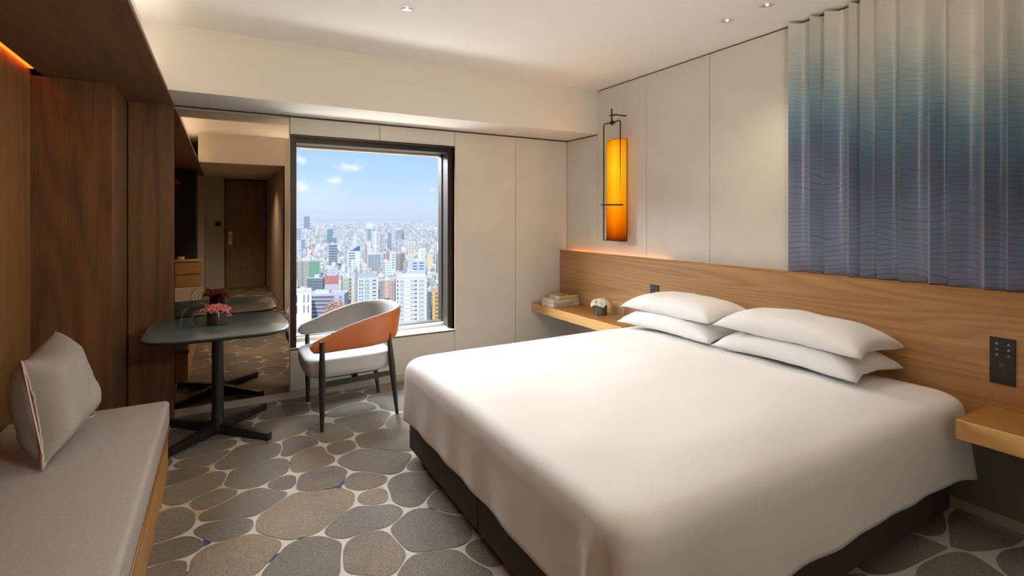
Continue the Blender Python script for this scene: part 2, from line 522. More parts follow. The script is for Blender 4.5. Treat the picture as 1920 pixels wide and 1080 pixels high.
def carpet():
    rnd = random.Random(11)
    cents = [(sum(p[0] for p in P) / len(P), sum(p[1] for p in P) / len(P)) for P in STONES]
    seeds = list(cents)
    # elongated metric: cells about twice as long in x as in y
    ax, ay = 1.0, 1.5
    def inside(p, P):
        c = False
        for i in range(len(P)):
            a, b = P[i], P[i - 1]
            if (a[1] > p[1]) != (b[1] > p[1]) and p[0] < (b[0] - a[0]) * (p[1] - a[1]) / (b[1] - a[1]) + a[0]:
                c = not c
        return c
    tries = 0
    while tries < 9000:
        tries += 1
        p = (rnd.uniform(-1.2, 3.7), rnd.uniform(-3.8, 5.0))
        ok = True
        for k, s in enumerate(seeds):
            lim = .30 if k < len(cents) else .29 + .12 * ((k * 7919) % 10) / 10
            if math.hypot((p[0] - s[0]) * ax, (p[1] - s[1]) * ay) < lim:
                ok = False
                break
        if ok and not any(inside(p, P) for P in STONES):
            seeds.append(p)
    polys = [list(P) for P in STONES]
    for k in range(len(cents), len(seeds)):
        sx, sy = seeds[k]
        poly = [(sx - 1, sy - 1), (sx + 1, sy - 1), (sx + 1, sy + 1), (sx - 1, sy + 1)]
        for j, (qx, qy) in enumerate(seeds):
            if j == k or abs(qx - sx) > 1.2 or abs(qy - sy) > 1.2:
                continue
            dx, dy = (qx - sx) * ax * ax, (qy - sy) * ay * ay
            mx_, my_ = (sx + qx) / 2, (sy + qy) / 2
            new = []
            for i in range(len(poly)):
                a, b = poly[i], poly[(i + 1) % len(poly)]
                da = (a[0] - mx_) * dx + (a[1] - my_) * dy
                db = (b[0] - mx_) * dx + (b[1] - my_) * dy
                if da <= 0:
                    new.append(a)
                if (da < 0) != (db < 0):
                    u = da / (da - db)
                    new.append((a[0] + (b[0] - a[0]) * u, a[1] + (b[1] - a[1]) * u))
            poly = new
            if len(poly) < 3:
                break
        if len(poly) < 3:
            continue
        cx = sum(p[0] for p in poly) / len(poly)
        cy = sum(p[1] for p in poly) / len(poly)
        g = rnd.uniform(.004, .010)
        out = []
        for x, y in poly:
            d = math.hypot(x - cx, y - cy)
            f = max(.3, 1 - g / max(d, .05))
            out.append((cx + (x - cx) * f, cy + (y - cy) * f))
        polys.append(out)
    # grow every stone until only a narrow vein is left between neighbours
    def densify(P, step=.011):
        Q = []
        for i in range(len(P)):
            p, q = P[i], P[(i + 1) % len(P)]
            m = max(1, int(math.hypot(q[0] - p[0], q[1] - p[1]) / step))
            Q += [(p[0] + (q[0] - p[0]) * k / m, p[1] + (q[1] - p[1]) * k / m) for k in range(m)]
        return Q
    def area(P):
        return sum(P[i - 1][0] * P[i][1] - P[i][0] * P[i - 1][1] for i in range(len(P))) / 2
    def shrink(P, d):
        cx = sum(p[0] for p in P) / len(P)
        cy = sum(p[1] for p in P) / len(P)
        return [(cx + (x - cx) * d, cy + (y - cy) * d) for x, y in P]
    polys = [P if area(P) > 0 else P[::-1] for P in polys]
    far = []
    keep = []
    for k, P in enumerate(polys):
        cx = sum(p[0] for p in P) / len(P)
        cy = sum(p[1] for p in P) / len(P)
        if k >= len(STONES) and not (-.5 < cx < 1.6 and 1.2 < cy < 4.7):
            far.append(chaikin(P, 2))
        else:
            keep.append(P)
    polys = [densify(chaikin(P, 1)) for P in keep]
    polys = [shrink(P, .80 if k >= len(STONES) else .89) for k, P in enumerate(polys)]
    for it in range(20):
        cell = {}
        for k, P in enumerate(polys):
            for x, y in P:
                cell.setdefault((int(x // .05), int(y // .05)), []).append((k, x, y))
        new = []
        for k, P in enumerate(polys):
            n = len(P)
            Q = []
            for i, (x, y) in enumerate(P):
                x0, y0 = P[i - 1]
                x1, y1 = P[(i + 1) % n]
                gap = .009 + .012 * noise.noise(Vector((x * 2.1, y * 2.1, 4.))) 
                gap = max(.0075, gap)
                best = .0025
                gx, gy = int(x // .05), int(y // .05)
                for a_ in (-1, 0, 1):
                    for b_ in (-1, 0, 1):
                        for kk, xx, yy in cell.get((gx + a_, gy + b_), ()):
                            if kk != k:
                                d2 = (x - xx) ** 2 + (y - yy) ** 2
                                if d2 < best:
                                    best = d2
                # smoothing keeps corners round
                mxx, myy = (x0 + x1) / 2, (y0 + y1) / 2
                x, y = x + (mxx - x) * .5, y + (myy - y) * .5
                if best > gap * gap:
                    tx, ty = x1 - x0, y1 - y0
                    l = math.hypot(tx, ty) or 1
                    st = min(.0065, (math.sqrt(best) - gap) * .5)
                    x, y = x + ty / l * st, y - tx / l * st
                Q.append((x, y))
            new.append(Q)
        polys = new
    for it in range(11):
        polys = [[(x * .5 + (P[i - 1][0] + P[(i + 1) % len(P)][0]) * .25, y * .5 + (P[i - 1][1] + P[(i + 1) % len(P)][1]) * .25) for i, (x, y) in enumerate(P)] for P in polys]
    polys += far
    bm = NB()
    cl = bm.loops.layers.float_color.new('stone')
    b = bx(-1.25, 3.6, -3.7, D + .25, -.05, 0)
    me_tmp = bpy.data.meshes.new('t')
    b.to_mesh(me_tmp)
    b.free()
    bm.from_mesh(me_tmp)
    for f in bm.faces:
        for l in f.loops:
            l[cl] = (0, 0, 0, 0)
    for k, P in enumerate(polys):
        P = chaikin(P, 1)
        # small hand-drawn wobble
        Q = []
        for x, y in P:
            w = noise.noise(Vector((x * 9, y * 9, 3.1))) * .004
            Q.append((x + w, y + noise.noise(Vector((x * 9, y * 9, 8.7))) * .004))
        z = .0015 + .0004 * (k % 5) / 5 + (.0006 if k < len(STONES) else 0)
        try:
            vs = [bm.verts.new((x, y, z)) for x, y in Q]
            f = bm.faces.new(vs)
        except ValueError:
            continue
        v = rnd.random()
        peach = 1.0 if k == 0 else (rnd.random() ** 8)
        blue = rnd.random() ** 3 if k != 7 else .9
        f.material_index = 1
        f.normal_update()
        if f.normal.z < 0:
            f.normal_flip()
        for l in f.loops:
            l[cl] = (v, peach, blue, 1)
    me = bpy.data.meshes.new('floor')
    bm.to_mesh(me)
    bm.free()
    vein = mat('carpet_vein', (.6, .56, .5), .95)
    t = vein.node_tree
    g = nd(t, 'ShaderNodeNewGeometry')
    n1 = nd(t, 'ShaderNodeTexNoise', i_Scale=2.6, i_Detail=3.0)
    n1.noise_dimensions = '4D'
    n1.inputs['W'].default_value = 2.0
    t.links.new(g.outputs['Position'], n1.inputs['Vector'])
    r1 = nd(t, 'ShaderNodeValToRGB')
    q = r1.color_ramp.elements
    q[0].position = .0
    q[0].color = (.03, .07, .20, 1)
    q[1].position = 1.0
    q[1].color = (.64, .59, .50, 1)
    for p, c in ((.375, (.05, .10, .24)), (.385, (.64, .61, .55)), (.60, (.64, .60, .54)), (.62, (.58, .43, .24)), (.66, (.55, .43, .27)), (.69, (.64, .59, .52))):
        x = q.new(p)
        x.color = c + (1,)
    t.links.new(n1.outputs[0], r1.inputs[0])
    t.links.new(r1.outputs[0], t.nodes['Principled BSDF'].inputs['Base Color'])
    st = mat('carpet_stone', (.3, .27, .23), .95)
    t = st.node_tree
    vc = nd(t, 'ShaderNodeVertexColor', layer_name='stone')
    sp = nd(t, 'ShaderNodeSeparateColor')
    t.links.new(vc.outputs[0], sp.inputs[0])
    g = nd(t, 'ShaderNodeNewGeometry')
    n2 = nd(t, 'ShaderNodeTexNoise', i_Scale=3.0, i_Detail=3.0)
    t.links.new(g.outputs['Position'], n2.inputs['Vector'])
    ad = nd(t, 'ShaderNodeMath', operation='MULTIPLY_ADD')
    ad.inputs[1].default_value = .25
    t.links.new(sp.outputs[0], ad.inputs[0])
    t.links.new(n2.outputs[0], ad.inputs[2])
    r2 = nd(t, 'ShaderNodeValToRGB')
    q = r2.color_ramp.elements
    q[0].position = .35
    q[0].color = (.165, .148, .124, 1)
    q[1].position = .85
    q[1].color = (.245, .222, .187, 1)
    t.links.new(ad.outputs[0], r2.inputs[0])
    m1 = nd(t, 'ShaderNodeMix', data_type='RGBA')
    t.links.new(r2.outputs[0], m1.inputs[6])
    m1.inputs[7].default_value = (.36, .27, .18, 1)
    mm = nd(t, 'ShaderNodeMath', operation='MULTIPLY')
    t.links.new(sp.outputs[1], mm.inputs[0])
    t.links.new(n2.outputs[0], mm.inputs[1])
    t.links.new(mm.outputs[0], m1.inputs[0])
    m2 = nd(t, 'ShaderNodeMix', data_type='RGBA')
    t.links.new(m1.outputs[2], m2.inputs[6])
    m2.inputs[7].default_value = (.225, .225, .205, 1)
    m3 = nd(t, 'ShaderNodeMath', operation='MULTIPLY')
    m3.inputs[1].default_value = .35
    t.links.new(sp.outputs[2], m3.inputs[0])
    t.links.new(m3.outputs[0], m2.inputs[0])
    n4 = nd(t, 'ShaderNodeTexNoise', i_Scale=170.0, i_Detail=2.0)
    t.links.new(g.outputs['Position'], n4.inputs['Vector'])
    m5 = nd(t, 'ShaderNodeMix', data_type='RGBA', blend_type='MULTIPLY')
    m5.inputs[0].default_value = 1
    r5 = nd(t, 'ShaderNodeValToRGB')
    r5.color_ramp.elements[0].position = .3
    r5.color_ramp.elements[0].color = (.68, .66, .64, 1)
    r5.color_ramp.elements[1].position = .7
    r5.color_ramp.elements[1].color = (1.3, 1.3, 1.3, 1)
    t.links.new(n4.outputs[0], r5.inputs[0])
    t.links.new(m2.outputs[2], m5.inputs[6])
    t.links.new(r5.outputs[0], m5.inputs[7])
    t.links.new(m5.outputs[2], t.nodes['Principled BSDF'].inputs['Base Color'])
    for x in (vein, st):
        tt = x.node_tree
        gg = nd(tt, 'ShaderNodeNewGeometry')
        nn = nd(tt, 'ShaderNodeTexNoise', i_Scale=300.0, i_Detail=2.0)
        tt.links.new(gg.outputs['Position'], nn.inputs['Vector'])
        bb = nd(tt, 'ShaderNodeBump', i_Strength=.5, i_Distance=.004)
        tt.links.new(nn.outputs[0], bb.inputs['Height'])
        tt.links.new(bb.outputs[0], tt.nodes['Principled BSDF'].inputs['Normal'])
    me.materials.append(vein)
    me.materials.append(st)
    o = bpy.data.objects.new('floor', me)
    COL.objects.link(o)
    o['kind'] = 'structure'


carpet()

# ceilings and outer shell
b = bx(-1.3, 3.7, -3.7, 4.95, CZ, 3.0)
struct('ceiling', b, M['ceiling'])
struct('ceiling_foyer', bx(-.33, .86, -3.4, .2, SB, CZ), M['plaster'])
struct('ceiling_bulkhead_window', bx(-.47, W + .02, 4.055, 4.62, 2.352, CZ), M['plaster'])
struct('wall_rear', bx(.86, 3.5, -.05, .15, 0, CZ), M['plaster'])
struct('wall_upper_left', bx(-.52, -.462, -3.6, 4.6, SB + .025, CZ), M['plaster'])

# window wall: covering panels with narrow joints on a dark backing
WX0, WX1, WZ0, WZ1 = .48, 1.958, .415, 2.187
b = NB()
for a in ((-1.3, WX0, 0, 2.8), (WX1, 3.7, 0, 2.8), (WX0, WX1, 0, WZ0 - .03), (WX0, WX1, WZ1 + .01, 2.8)):
    box(b, a[0], a[1], D + .006, 4.95, a[2], a[3])
struct('wall_back_core', b, M['backing'])
g = .0022
b = NB()
for x0, x1, z0, z1 in ((WX0, 1.227, WZ1, 2.338), (1.227, WX1, WZ1, 2.338), (WX0, WX1, .058, WZ0 - .012), (WX1, 2.641, .058, 2.338), (2.641, W, .058, 2.338)):
    box(b, x0 + g, x1 - g, D, D + .02, z0 + g * (z0 > 1), z1 - (g if z1 < 2.3 else 0))
struct('wall_back', b, M['panel'])
struct('baseboard_back', bx(-.32, W, D - .004, D + .02, 0, .055), M['skirt'])
struct('shadow_strip_1', bx(-.32, W, D - .002, D + .02, 2.3385, 2.353), M['backing'])  # dark strip laid in for the shadow gap under the bulkhead

# right wall
b = bx(W + .012, W + .2, -.1, 4.95, 0, 2.8)
struct('wall_right_core', b, M['backing'])
b = NB()
ys = [4.58, 4.055, 3.368, 2.687, 2.0, 1.32, .64, .15]
for a, c in zip(ys, ys[1:]):
    zt = 2.338 if a > 4.1 else 2.778
    box(b, W, W + .02, c + g, a - g, .6, zt)
struct('wall_right', b, M['panel'])
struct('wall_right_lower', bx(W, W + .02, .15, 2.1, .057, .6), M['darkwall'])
struct('wall_right_under_shelf', bx(W, W + .02, 2.1, 4.58, .057, .6), M['panel'])
struct('baseboard_right', bx(W - .004, W + .02, .15, 4.58, 0, .055), M['skirt'])

# window: reveal, dark blind channels, brass strips, frame, sill and glass
wn = bpy.data.objects.new('window_1', None)
COL.objects.link(wn)
wn['kind'] = 'structure'
b = NB()
box(b, WX0 - .006, WX0, D - .006, 4.93, WZ0, WZ1)
box(b, WX1, WX1 + .006, D - .006, 4.93, WZ0 - .01, WZ1)
obj('jamb', b, M['champagne'], wn)
b = NB()
box(b, WX0, WX1, D - .008, 4.93, WZ1 - .004, WZ1 + .012)
box(b, WX0, WX0 + .05, D + .0, D + .10, WZ0 + .0, WZ1)
box(b, WX1 - .055, WX1 - .001, D + .045, D + .16, WZ0 + .02, WZ1)
box(b, WX0, WX1, D + .05, D + .2, WZ1 - .05, WZ1 - .004)
box(b, WX0, WX1, D - .006, D + .01, WZ0 - .012, WZ0 - .004)
obj('blind_channel', b, M['bronze'], wn)
b = NB()
for x0, x1, z0, z1 in ((WX0, WX0 + .03, WZ0, WZ1), (WX1 - .028, WX1, WZ0, WZ1), (WX0, WX1, WZ1 - .06, WZ1)):
    box(b, x0, x1, 4.86, 4.93, z0, z1)
obj('window_frame', b, M['champagne'], wn)
b = NB()
box(b, WX0 + .03, WX0 + .036, 4.84, 4.93, WZ0, WZ1)
box(b, WX1 - .034, WX1 - .028, 4.84, 4.93, WZ0, WZ1)
box(b, WX0, WX1, 4.84, 4.93, WZ0 + .036, WZ0 + .044)
obj('gasket', b, M['bronze'], wn)
b = NB()
box(b, WX0, WX1, D - .004, 4.93, WZ0 - .006, WZ0 + .004)
box(b, WX0, WX1, 4.80, 4.93, WZ0, WZ0 + .036)
obj('window_sill', b, M['sill'], wn)
obj('glass', bx(WX0 + .02, WX1 - .02, 4.895, 4.900, WZ0 + .03, WZ1 - .03), M['glass'], wn)

# left side: wood lined alcove with bench, bulkhead above
b = bx(-.93, -.322, -2.72, D, SB, SB + .025, bev=.002)
struct('ceiling_alcove_wood', b, M['wood_soffit'])
b = NB()
box(b, -1.06, -.985, -2.72, 4.0, 0, SB + .05)
struct('wall_left', b, M['wood_wall'])
struct('wall_left_core', bx(-1.3, -1.06, -3.7, 4.95, 0, 2.8), M['backing'])
struct('wall_alcove_end', bx(-.985, -.605, 4.0, D + .01, 0, SB, bev=.002), M['wood_shaded'])
struct('wall_alcove_panel', bx(-.598, -.322, D - .03, D + .01, 0, SB, bev=.002), M['wood_shaded'])
o = obj('led_strip', bx(-.982, -.960, -.2, 3.95, SB + .028, SB + .036), M['led_orange'])
tag(o, 'hidden orange light strip in the slot above the wooden alcove wall', 'light strip')
struct('wall_alcove_slot', bx(-.985, -.93, -.2, 4.0, SB + .04, SB + .06), M['wood_soffit'])
struct('wall_left_foyer', bx(-1.3, -.33, -3.6, -2.72, 0, SB + .03), M['panel'])

# foyer seen in the mirror
struct('wall_foyer_right', (lambda b: (box(b, .86, .98, -3.6, -2.3, 0, 2.8), box(b, .87, .98, -2.3, -.7, 0, 2.8), box(b, .86, .98, -.7, .2, 0, 2.8), b)[3])(NB()), M['panel'])
b = NB()
for k in range(3):
    box(b, .862, .872, -2.28 + k * .53, -1.76 + k * .53, .02, 2.33)
struct('door_2', b, M['panel'])
struct('wall_foyer_end', (lambda b: (box(b, -.4, .03, -3.5, -3.35, 0, 2.8), box(b, .82, 1.0, -3.5, -3.35, 0, 2.8), box(b, 0, 1, -3.5, -3.35, 2.33, 2.8), b)[3])(NB()), M['panel'])
dr = obj('door_1', bx(.03, .82, -3.42, -3.38, 0, 2.33, bev=.003), M['wood_door'], kind='structure')
b = NB()
box(b, .02, .04, -3.38, -3.33, 0, 2.34)
box(b, .81, .83, -3.38, -3.33, 0, 2.34)
box(b, .02, .83, -3.38, -3.33, 2.32, 2.34)
obj('door_frame', b, M['bronze'], dr)
b = bx(.09, .17, -3.38, -3.365, .92, 1.22, bev=.004)
h = obj('lock_plate', b, M['brass'], dr)
b = tube(NB(), [(.13, -3.37, 1.10), (.13, -3.31, 1.10), (.27, -3.305, 1.10)], .012, 8)
obj('door_handle', b, M['brass'], dr, True)
obj('peephole', lathe(NB(), [(.012, 0), (.012, .01)], (.42, -3.37, 1.48), 12), M['brass'], dr)
sw = obj('switch_plate', bx(-.15, -.05, -3.35, -3.338, 1.33, 1.43, bev=.002), M['black'])
tag(sw, 'small black switch plate on the foyer wall beside the entrance door', 'light switch')
dk = obj('door_chain', tube(NB(), [(-.03, -3.33, 1.3), (.06, -3.3, 1.32), (.10, -3.36, 1.27)], .007, 6), M['chrome'])
tag(dk, 'small metal door guard beside the entrance door handle', 'door guard')

# wall mirror, bronze tinted
t = thing('wall_mirror', 'tall bronze tinted mirror panel between the wood alcove and the window', 'mirror', (.08, D, .05))
obj('glass', bx(-.318, WX0 - .008, D - .006, D + .02, .06, 2.325), M['mirror'], t)
obj('frame', (lambda b: (box(b, -.321, WX0 - .004, D - .008, D + .02, .056, .06), box(b, WX0 - .008, WX0 - .003, D - .008, D + .02, .056, 2.338), box(b, -.321, WX0 - .004, D - .008, D + .02, 2.325, 2.338), b)[3])(NB()), M['skirt'], t)

# ------------------------------------------------------------ bed
bed = thing('bed', 'king bed base in charcoal fabric under the white duvet', 'bed', (2.08, 2.09, 0))
for y0, y1 in ((1.12, 2.107), (2.113, 3.10)):
    ba = obj('bed_base', bx(1.015, 3.14, y0, y1, .055, .33, bev=.012, seg=3), M['base'], bed)
    for x in (1.09, 3.05):
        for y in (y0 + .09, y1 - .09):
            obj('foot', lathe(NB(), [(.022, 0), (.026, .058)], (x, y, 0), 12), M['black'], ba)
obj('mattress', bx(1.02, 3.14, 1.13, 3.09, .33, .585, bev=.05, seg=4), M['mattress'], bed)


def duvet():
    """rounded slab draped over the mattress, hem hanging on three sides"""
    X0, X1, Y0, Y1 = .965, 3.17, 1.045, 3.095
    cx, cy, hx, hy = (X0 + X1) / 2, (Y0 + Y1) / 2, (X1 - X0) / 2, (Y1 - Y0) / 2
    NS, NC = 56, 12
    def loop(ins, r):
        a, b = hx - ins, hy - ins
        r = min(r, a - .005, b - .005)
        P = []
        for qx, qy, st in ((1, 1, 0), (-1, 1, 1), (-1, -1, 2), (1, -1, 3)):
            for k in range(NC):
                an = PI / 2 * (st + k / (NC - 1))
                P.append((qx * (a - r) + r * math.cos(an), qy * (b - r) + r * math.sin(an)))
            p = P[-1]
            nx = {0: (-(a - r), b), 1: (-a, -(b - r)), 2: (a - r, -b), 3: (a, b - r)}[st]
            for k in range(1, NS):
                u = k / NS
                P.append((p[0] + (nx[0] - p[0]) * u, p[1] + (nx[1] - p[1]) * u))
        return P
    L = []
    top = .662
    def wr(x, y, s=1.):
        v = noise.noise(Vector((x * 1.3 + 4, y * 1.7, 0))) * .018
        v += noise.noise(Vector((x * 2.6, y * 4.2, 5.))) * .009
        v += noise.noise(Vector((x * 7., y * 9., 9.))) * .0016
        return v * s
    # top, from the middle outward
    K = 34
    for i in range(K):
        d = (hy - .012) * (1 - i / (K - 1)) ** 1.25 + .075 * 0
        ins = .070 + (hy - .09) * (1 - i / (K - 1)) ** 1.2
        P = loop(ins, .10 + .25 * (1 - i / (K - 1)))
        e = ins - .07
        z = top - .020 * math.exp(-e / .10)
        L.append([(cx + x, cy + y, z + wr(cx + x, cy + y, min(1, .35 + e * 4))) for x, y in P])
    # shoulder
    for i in range(1, 7):
        an = PI / 2 * i / 6
        ins = .070 * (1 - math.sin(an))
        P = loop(ins, .10)
        L.append([(cx + x, cy + y, top - .02 - .075 * (1 - math.cos(an)) + wr(cx + x, cy + y, .35)) for x, y in P])
    # hanging side
    z0 = top - .095
    J = 16
    base = loop(0, .10)
    n = len(base)
    for j in range(1, J + 1):
        u = j / J
        Q = []
        for k, (x, y) in enumerate(base):
            # outward direction
            ox = max(0, abs(x) - (hx - .10)) * (1 if x > 0 else -1)
            oy = max(0, abs(y) - (hy - .10)) * (1 if y > 0 else -1)
            l = math.hypot(ox, oy) or 1
            ox, oy = ox / l, oy / l
            per = x * 1.0 + y * 1.7
            rip = noise.noise(Vector((x * 3.2 + 1, y * 3.2, 2.))) * .014 * u + math.sin((x + y) * 21) * .0035 * u
            corner = math.exp(-((abs(x) - hx + .02) ** 2 + (abs(y) - hy + .02) ** 2) / .010)
            flare = corner * (.012) * u
            # pleat beside the foot corner
            dcor = math.hypot(x + hx - .02, y + hy - .10)
            pl = (-.055 * math.exp(-(dcor / .028) ** 2) + .02 * math.exp(-((dcor - .06) / .03) ** 2)) * min(1, u * 3)
            head = math.exp(-((x - hx) / .22) ** 2) * (y < 0) * .03 * u
            o = .004 + rip + flare + pl + head
            hem = (.285 if x < 0 and abs(x) > hx - .12 else .275) + noise.noise(Vector((x * 2.2, y * 2.2, 7))) * .005 - corner * .02
            z = z0 + (hem - z0) * u
            xx, yy = cx + x + ox * o, cy + y + oy * o
            xx = min(xx, 3.188)
            Q.append((xx, yy, z))
        L.append(Q)
    # fold the hem inward
    Q = [(cx + (x - cx) * .985, cy + (y - cy) * .985, z + .004) for x, y, z in L[-1]]
    L.append(Q)
    bm = NB()
    rings(bm, L, True, False)
    bmesh.ops.recalc_face_normals(bm, faces=bm.faces)
    return bm


dv = obj('duvet', duvet(), M['linen'], None, True)
tag(dv, 'large smooth white duvet draped over the bed', 'duvet')


def pillow_bm(Lx, Ly, H, pinch=.045, seed=0, p=3.4, droop=.05):
    """cushion lying flat: Lx along x, Ly along y, two faces meeting at a seam with pointed corners"""
    n = 26
    bm = NB()
    G = {}
    for s in (1, -1):
        for i in range(n + 1):
            for j in range(n + 1):
                u, v = 2 * i / n - 1, 2 * j / n - 1
                if s == -1 and (i in (0, n) or j in (0, n)):
                    G[s, i, j] = G[1, i, j]
                    continue
                x = u * (Lx / 2 - pinch * (1 - v * v) ** 1.0 * abs(u) ** 3)
                y = v * (Ly / 2 - pinch * (1 - u * u) ** 1.0 * abs(v) ** 3)
                h = ((1 - abs(u) ** p) * (1 - abs(v) ** p)) ** .55
                z = s * H / 2 * h
                z += noise.noise(Vector((x * 7 + seed, y * 7, s * 2.))) * .012 * h
                r = max(abs(u), abs(v))
                z += noise.noise(Vector((u * 5 + seed * 3, v * 5, s * 3.))) * .010 * max(0, r - .6) * 2.5 * h ** .5
                z -= droop * ((u * u + v * v) / 2) ** 1.6
                G[s, i, j] = bm.verts.new((x, y, z))
    for s in (1, -1):
        for i in range(n):
            for j in range(n):
                q = [G[s, i, j], G[s, i + 1, j], G[s, i + 1, j + 1], G[s, i, j + 1]]
                bm.faces.new(q if s == 1 else q[::-1])
    return bm


for nm, lab, x, y, z, rz, ry, rx, H, sd in (
        ('pillow', 'plump white pillow on top of the stack nearest the black socket panel', 2.925, 1.735, .868, .02, .02, .02, .15, 1),
        ('pillow', 'lower white pillow of the stack nearest the black socket panel', 2.925, 1.745, .747, -.01, .0, .0, .145, 4),
        ('pillow', 'white pillow on top of the stack beside the white flowers', 2.935, 2.61, .866, -.02, .02, -.02, .15, 8),
        ('pillow', 'lower white pillow of the stack beside the white flowers', 2.925, 2.62, .747, .02, .0, .0, .145, 12)):
    b = pillow_bm(.50, .86, H, .035, sd)
    o = obj(nm, b, M['linen'], None, True)
    o.location = (x, y, z)
    o.rotation_euler = (rx, ry, rz)
    tag(o, lab, 'pillow', 'white bed pillows')

# ------------------------------------------------------------ headboard, floating shelves, switches
hb = thing('headboard', 'long honey oak headboard panel along the bed wall', 'headboard', (3.2, 2.4, .53))
obj('panel', bx(3.2, 3.225, .2, 4.575, .53, 1.148, bev=.002), M['wood_bed'], hb)
obj('backing_rail', bx(3.225, 3.262, .2, 4.575, .53, 1.06), M['wood_bed'], hb)
obj('top_edge', bx(3.198, 3.262, .2, 4.576, 1.142, 1.152, bev=.0015), M['wood_shelf'], hb)
o = obj('led_strip', bx(3.270, 3.284, 3.1, 4.5, 1.10, 1.108), M['led_amber'])
tag(o, 'amber light strip hidden behind the headboard top', 'light strip')

for lab, y0, y1 in (('honey oak floating bedside shelf by the window wall holding books and flowers', 3.19, 4.577),
                    ('honey oak floating bedside shelf beneath the black socket panel', .2, .995)):
    s = thing('bedside_shelf', lab, 'bedside shelf', (3.02, (y0 + y1) / 2, .518), 0, 'floating bedside shelves')
    obj('top_board', bx(2.846, 3.199, y0, y1, .520, .603, bev=.003), M['wood_shelf'], s)
    obj('front_edge', bx(2.838, 2.848, y0 - .001, y1, .518, .604, bev=.0025), M['wood_amber'], s)


def icon(bm, y, z, s, kind):
    """tiny lamp symbol with a dash below, on the headboard face"""
    x = 3.1935
    box(bm, x, x + .001, y - s, y + s, z - s * .9, z - s * .6)
    if kind % 3 == 0:
        P = [(-.5, -.2), (.5, -.2), (.2, .7), (-.2, .7)]
    elif kind % 3 == 1:
        P = [(-.3, -.2), (.5, -.2), (.1, .8)]
    else:
        P = [(-.5, .6), (0, -.2), (.5, .6), (0, .3)]
    vs = [bm.verts.new((x, y - p[0] * s, z + p[1] * s)) for p in P]
    bm.faces.new(vs)


for lab, y0, y1, z0, z1, full in (('tall black socket and switch panel on the headboard above the empty shelf', .897, .990, .715, .935, True),
                                  ('small black switch panel on the headboard behind the pillows beside the flowers', 3.119, 3.218, .715, .932, False)):
    t = thing('light_switch', lab, 'light switch', (3.2, (y0 + y1) / 2, z0))
    obj('plate', bx(3.1945, 3.2, y0, y1, z0, z1, bev=.002), M['black'], t)
    for r in range(3):
        for c in range(2):
            b = NB()
            icon(b, y1 - .027 - c * .042, z1 - .028 - r * .026, .006, r * 2 + c)
            obj('icon', b, M['icon'], t)
    k = obj('socket', bx(3.1932, 3.1945, y0 + .035, y0 + .060, z0 + .078, z0 + .102, bev=.001), M['socket'], t)
    obj('usb_port', bx(3.1936, 3.1945, y0 + .038, y0 + .057, z0 + .048, z0 + .056), M['socket'], t)

# books on the shelf
def book(lab, x, y, z, lx, ly, h, rz, mc, text=None, top=None):
    t = thing('book', lab, 'book', (x, y, z), rz, 'books stacked on the bedside shelf')
    cv = .003
    b = NB()
    box(b, -lx / 2, lx / 2, -ly / 2, ly / 2, 0, cv, bev=.0008)
    box(b, -lx / 2, lx / 2, -ly / 2, ly / 2, h - cv, h, bev=.0008)
    box(b, -lx / 2, lx / 2, -ly / 2, -ly / 2 + cv, 0, h, bev=.0008)
    obj('cover', b, mc, t, world_space=False)
    obj('pages', bx(-lx / 2 + .004, lx / 2 - .004, -ly / 2 + cv, ly / 2 - .004, cv, h - cv), M['paper'], t, world_space=False)
    if top:
        obj('cover_picture', bx(-lx / 2 + .012, lx / 2 - .012, -ly / 2 + .012, ly / 2 - .012, h, h + .0006), top, t, world_space=False)
    if text:
        c = bpy.data.curves.new('title', 'FONT')
        c.body = text
        c.size = h * .82
        c.extrude = .0002
        c.align_x = 'LEFT'
        c.align_y = 'CENTER'
        tmp = bpy.data.objects.new('title', c)
        COL.objects.link(tmp)
        bpy.context.view_layer.update()
        me = bpy.data.meshes.new_from_object(tmp.evaluated_get(bpy.context.evaluated_depsgraph_get()))
        bpy.data.objects.remove(tmp)
        me.materials.clear()
        me.materials.append(M['ink'])
        o = bpy.data.objects.new('title', me)
        COL.objects.link(o)
        o.parent = t
        o.location = (-lx / 2 + .035, -ly / 2 - .0006, h / 2)
        o.rotation_euler = (PI / 2, 0, 0)
    return t


book('white cover book with a printed spine at the bottom of the stack', 3.033, 4.325, .604, .345, .205, .036, .045, M['cover_white'], 'MONO TOURIST')
book('rose white book in the middle of the stack on the shelf', 3.035, 4.328, .641, .325, .20, .036, .035, M['cover_pink'])
book('small picture book with yellow spine on top of the stack', 3.065, 4.315, .678, .245, .165, .034, .06, M['cover_yellow'], top=M['cover_photo'])


def petal_flower(parent, c, r, nrm, seed, mat_p, n=5):
    rnd = random.Random(seed)
    nrm = Vector(nrm).normalized()
    q = Vector((0, 0, 1)).rotation_difference(nrm)
    bm = NB()
    for k in range(n):
        a = 2 * PI * k / n + seed
        G = []
        for i in range(6):
            u = i / 5
            wd = r * .62 * math.sin(PI * min(1, .12 + u * .86)) ** .7
            rr = r * (.08 + u)
            zz = r * (.35 * u - .45 * u * u) + rnd.uniform(-.05, .05) * r
            row = []
            for s in (-1, -.5, 0, .5, 1):
                p = Vector((rr * math.cos(a) - s * wd * math.sin(a), rr * math.sin(a) + s * wd * math.cos(a), zz + (s * s) * r * .12))
                row.append(bm.verts.new(Vector(c) + q @ p))
            G.append(row)
        for i in range(5):
            for j in range(4):
                bm.faces.new((G[i][j], G[i + 1][j], G[i + 1][j + 1], G[i][j + 1]))
    f = obj('blossom', bm, mat_p, parent, True)
    b = NB()
    bmesh.ops.create_icosphere(b, subdivisions=2, radius=r * .2, matrix=Matrix.Translation(Vector(c) + nrm * r * .06))
    obj('flower_centre', b, M['yellow'], f, True)


